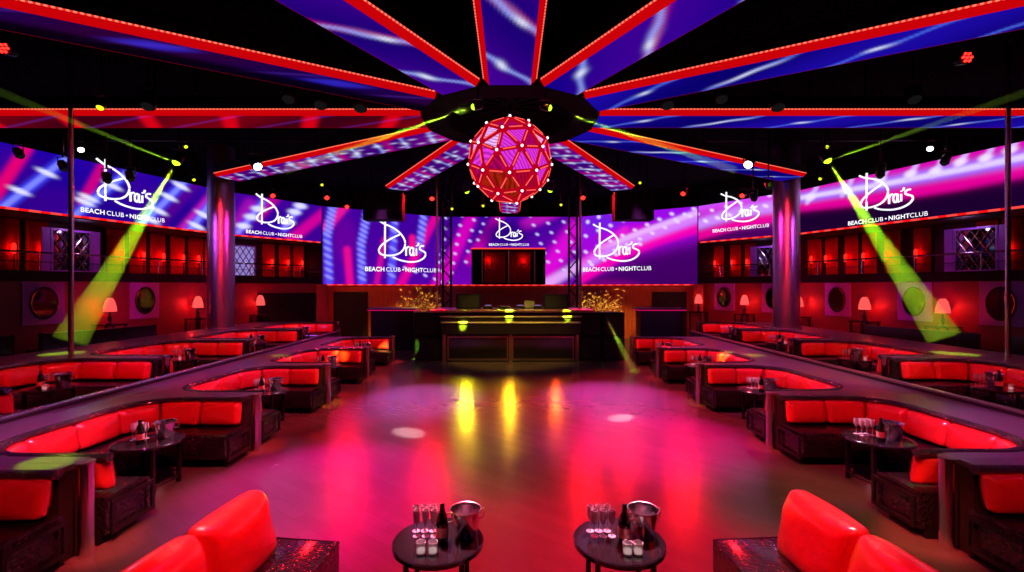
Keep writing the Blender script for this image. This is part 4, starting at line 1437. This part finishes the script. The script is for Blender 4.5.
def beam(p0, p1, r1, col, energy, dens, label, r0=.02, light=True):
    p0, p1 = Vector(p0), Vector(p1)
    d = (p1 - p0); L = d.length; d.normalize()
    o = MB().cyl(p0 + d * (.07 if r1 > .2 else .13), p1, r0, r1, 24).build('light_beam', hazemat(dens))
    tag(o, label, 'light beam')
    apex = p0 - d * (L * r0 / max(r1 - r0, 1e-3)) * .0
    deg = 2 * math.degrees(math.atan2(r1 * (1.12 if r1 > .2 else 1.5), L))
    spot(p0 + d * .1, p1, col, energy, deg, .25, .008)
    return o


GRN = (.45, 1., .03)
beam(W(176, 163, 11.6), W(70, 341, 9.6), .3, (.5, 1, .01), 12000, .16, 'wide yellow-green light beam falling on the raised booths, blue-screen side')
beam(W(828, 161, 11.6), W(944, 338, 9.6), .3, (.42, 1, .01), 15000, .16, 'wide yellow-green light beam falling on the raised booths, pink-screen side')
beam(W(473, 107, 7.9), W(285, 171, 11.2), .09, GRN, 30000, .2, 'thin green light beam from the hub past the magenta beam', .015)
beam(W(550, 108, 7.9), W(735, 170, 11.2), .09, GRN, 30000, .2, 'thin green light beam from the hub past the blue beam', .015)
beam(W(176, 163, 11.6), W(-20, 84, 6.5), .07, GRN, 3000, .2, 'faint green light beam rising to the picture edge, blue-screen side', .015)
beam(W(828, 161, 11.6), W(1050, 84, 6.5), .07, GRN, 3000, .2, 'faint green light beam rising to the picture edge, pink-screen side', .015)
beam(W(606, 318, 15.4), W(634, 371, 13.9), .11, GRN, 900, .3, 'short green light beam beside the subwoofers', .05)

# ------------------------------------------------------------------ lamps that light the room
for x, y, e, dg, c in ((-2.2, 10.5, 800, 58, (1, .01, .03)), (2.2, 10.5, 1300, 58, (1, .01, .05)), (-1.0, 4.6, 1700, 46, (1, .004, .05)), (1.1, 4.6, 1700, 46, (1, .004, .06)), (0, 9.5, 1300, 56, (1, .03, .01)), (0, 5, 1100, 56, (1, .01, .02))):
    spot((x, y + 1, 5.65), (x * .8, y - .8, 0), c, e, dg, .6, .25)
# magenta pools
spot((-3.5, 8.2, 5.65), (-2.3, 5.9, 0), (1, .005, .5), 5200, 36, .8, .15)
spot((4, 9.5, 5.65), (2.4, 7.8, 0), (1, .005, .4), 5200, 36, .8, .15)
spot((-1.8, 14.5, 5.65), (-2.0, 10.6, 0), (.6, .15, 1), 7500, 27, 1.0, .15)
spot((2.6, 14.5, 5.65), (2.3, 10.8, 0), (.95, .1, 1), 7000, 31, 1.0, .15)
# small white pools
spot((-6.9, 13.2, 5.8), (-1.72, 8.05, 0), (1, .9, 1), 40000, 3.0, .4, .05)
spot((6.7, 13.2, 5.8), (2.1, 8.95, 0), (1, .9, 1), 40000, 3.0, .4, .05)
# yellow on the floor before the DJ booth
spot((-1.2, 12.6, 5.65), (-1.1, 11.4, 0), (1, .8, .01), 1500, 13, .8, .1)
spot((.2, 12.6, 5.65), (.08, 11.7, 0), (1, .42, .01), 1200, 13, .8, .1)
spot((-.9, 9.6, 5.65), (-.75, 6.9, 0), (1, .45, .01), 400, 11, .9, .1)
# booths
for s in (-1, 1):
    xa, y1, pp = ROW[s]
    for k in range(0, 5):
        yc = y1 - pp + k * pp + pp / 2
        spot((s * 1.0, yc - 2.4, 5.65), (s * (xa + 1.0), yc + .5, .6), (1, .05, .09), 1900 if k else 900, 31, .6, .12)
    for k in range(0, 4):
        yc = 6.0 + 3.0 * k + 1.5
        spot((s * 4.4, yc - 3.4, 5.65), (T2X[s] + s * 1.2, yc + .8, .9), (1, .04, .07), 1800, 32, .6, .12)
# spots without fixtures, added for highlights on the divider posts
for s in (-1, 1):
    xa, y1, pp = ROW[s]
    for k in range(5):
        y = y1 + k * pp
        spot((s * .6, y - 2.2, 5.65), (s * (xa - .1), y, .45), (1, .05, .06) if k != 2 else (1, .3, .02), 4500, 8, .6, .1)
# pink glints on the near outer cushions
for s in (-1, 1):
    tg = W(40 if s < 0 else 1000, 425, 5.4)
    spot((s * 2.5, 2.5, 5.65), tg, (1, .25, .6), 2200, 14, .7, .1)
# purple wash along the ledges
for s in (-1, 1):
    for y in (5, 9, 13, 16.5):
        spot((s * 4.2, y - .5, 5.65), (s * 6.0, y, .8), (.85, .1, .9), 800, 42, .7, .12)
spot((4.6, 6.5, 5.65), (6.5, 9.0, .94), (1, .6, .1), 700, 30, .8, .1)  # unseen amber spot added to brighten the rail
# aisles: dim white-yellow
spot((-2.4, 2.2, 5.65), (-3.1, 5.2, 0), (1, .95, .6), 420, 26, .7, .12)
spot((3.0, 2.2, 5.65), (3.35, 5.2, 0), (.8, 1, .25), 420, 26, .7, .12)
# added spots without fixtures for the lounge sofas and front tables
for s in (-1, 1):
    spot((s * .2, .6, 5.65), (s * 2.1, 3.1, .6), (1, .03, .05), 1400, 24, .6, .1)
    spot((s * 3.3, 5.4, 5.65), (s * 2.15, 3.3, .8), (1, .75, .8), 900, 12, .6, .05)
spot((-1.6, 5.6, 5.65), (-.54, 3.56, .7), (1, .5, .72), 5500, 8, .5, .08)
spot((1.9, 5.6, 5.65), (.85, 3.56, .7), (1, .5, .72), 5500, 8, .5, .08)
# booth tables
for s in (-1, 1):
    xa, y1, pp = ROW[s]
    for k in range(1, 5):
        x, y = s * (xa + .5), y1 - pp + k * pp + pp / 2
        spot((s * 2.6, y + 2.4, 5.65), (x, y, .7), (1, .5, .75), 4500, 8, .6, .06)
# small yellow-green accents
for u, v, Y, c, e in ((338, 357, 12.3, (1, .75, .05), 26000), (386, 346, 15.0, (1, .8, .1), 40000), (285, 350, 11.2, (.6, 1, .02), 9000), (725, 355, 11.9, (1, .85, .08), 34000), (750, 350, 11.2, (.6, 1, .02), 9000), (48, 462, 4.4, (.55, 1, .02), 9000)):
    tg = W(u, v, Y)
    spot((tg.x * .35, Y - 2.2, 5.65), tg, c, e, 4.5, .5, .04)
# DJ booth front
for u, v in ((463, 325), (509, 317), (567, 316), (465, 310), (540, 310), (500, 310)):
    tg = W(u, v, 15.58)
    spot((tg.x * .5, 11.2, 5.65), tg, (.5, 1, .01), 150000 if v > 312 else 12000, 2.6, .6, .03)
spot((-2.9, 12.2, 5.65), W(415, 345, 15.9), (.3, 1, .03), 14000, 3, .6, .03)
spot((0, 11.5, 5.65), (0, 15.6, 1.2), (.9, .6, .06), 1100, 44, .6, .1)
for s in (-1, 1):
    spot((s * 2.9, 16.6, 4.6), (s * 4.0, 19.8, 1.9), (1, .5, .06), 2600, 34, .6, .1)
    spot((s * 4.5, 17.5, 6.2), (s * 6.2, 22.2, 1.5), (1, .12, .03), 900, 40, .6, .1)
# columns: spots without fixtures, added for the streaks of colour
for s in (-1, 1):
    spot((s * 6.4, 9.6, 5.0), (s * 9.0, 15.0, 3.0), (1, .02, .06), 1500, 44, .5, .25)
    spot((s * 10.6, 10.4, 5.0), (s * 9.1, 15.0, 3.0), (.6, .1, 1), 500, 40, .5, .25)
    spot((s * 5.2, 14.0, 5.0), (s * 9.0, 15.0, 3.0), (1, .03, .5), 500, 50, .5, .25)
# red spotlights above the back screens, shining towards the dance floor
for u, v in ((273, 196), (347, 207), (432, 199), (583, 198), (627, 196), (683, 194), (742, 196)):
    p_ = W(u, v, 20.6)
    spot(p_, (p_.x * .5, 6.0, 0), (1, .006, .01), 1300, 50, .5, .2)
# yellow and orange footlights on the DJ counter front
for x, c, e in ((-1.45, (1, .85, .01), 230), (-.02, (1, .5, .01), 150), (1.5, (1, .1, .01), 110)):
    spot((x, 15.35, 1.35), (x * .9, 8.5, 0), c, e, 46, .8, .07)

# ------------------------------------------------------------------ camera, world, view
cam = bpy.data.cameras.new('camera'); co = bpy.data.objects.new('camera', cam); C.objects.link(co)
co.location = (0, 0, H); co.rotation_euler = (PI / 2, 0, 0)
cam.sensor_width = 36; cam.lens = F / 1024 * 36
cam.shift_x = 2 / 1024; cam.shift_y = 1 / 1024
cam.clip_start = .05; cam.clip_end = 200
SC.camera = co
w = bpy.data.worlds.new('world'); SC.world = w; w.use_nodes = True
w.node_tree.nodes['Background'].inputs[0].default_value = (0, 0, 0, 1)
vs = SC.view_settings
SC.display_settings.display_device = 'sRGB'
vs.view_transform = 'Standard'; vs.look = 'None'; vs.gamma = 1; vs.exposure = 0; vs.use_curve_mapping = False
cy = SC.cycles
cy.max_bounces = 6; cy.diffuse_bounces = 2; cy.glossy_bounces = 3; cy.transmission_bounces = 6; cy.volume_bounces = 0
cy.sample_clamp_indirect = 4; cy.caustics_reflective = False; cy.caustics_refractive = False
cy.use_denoising = True
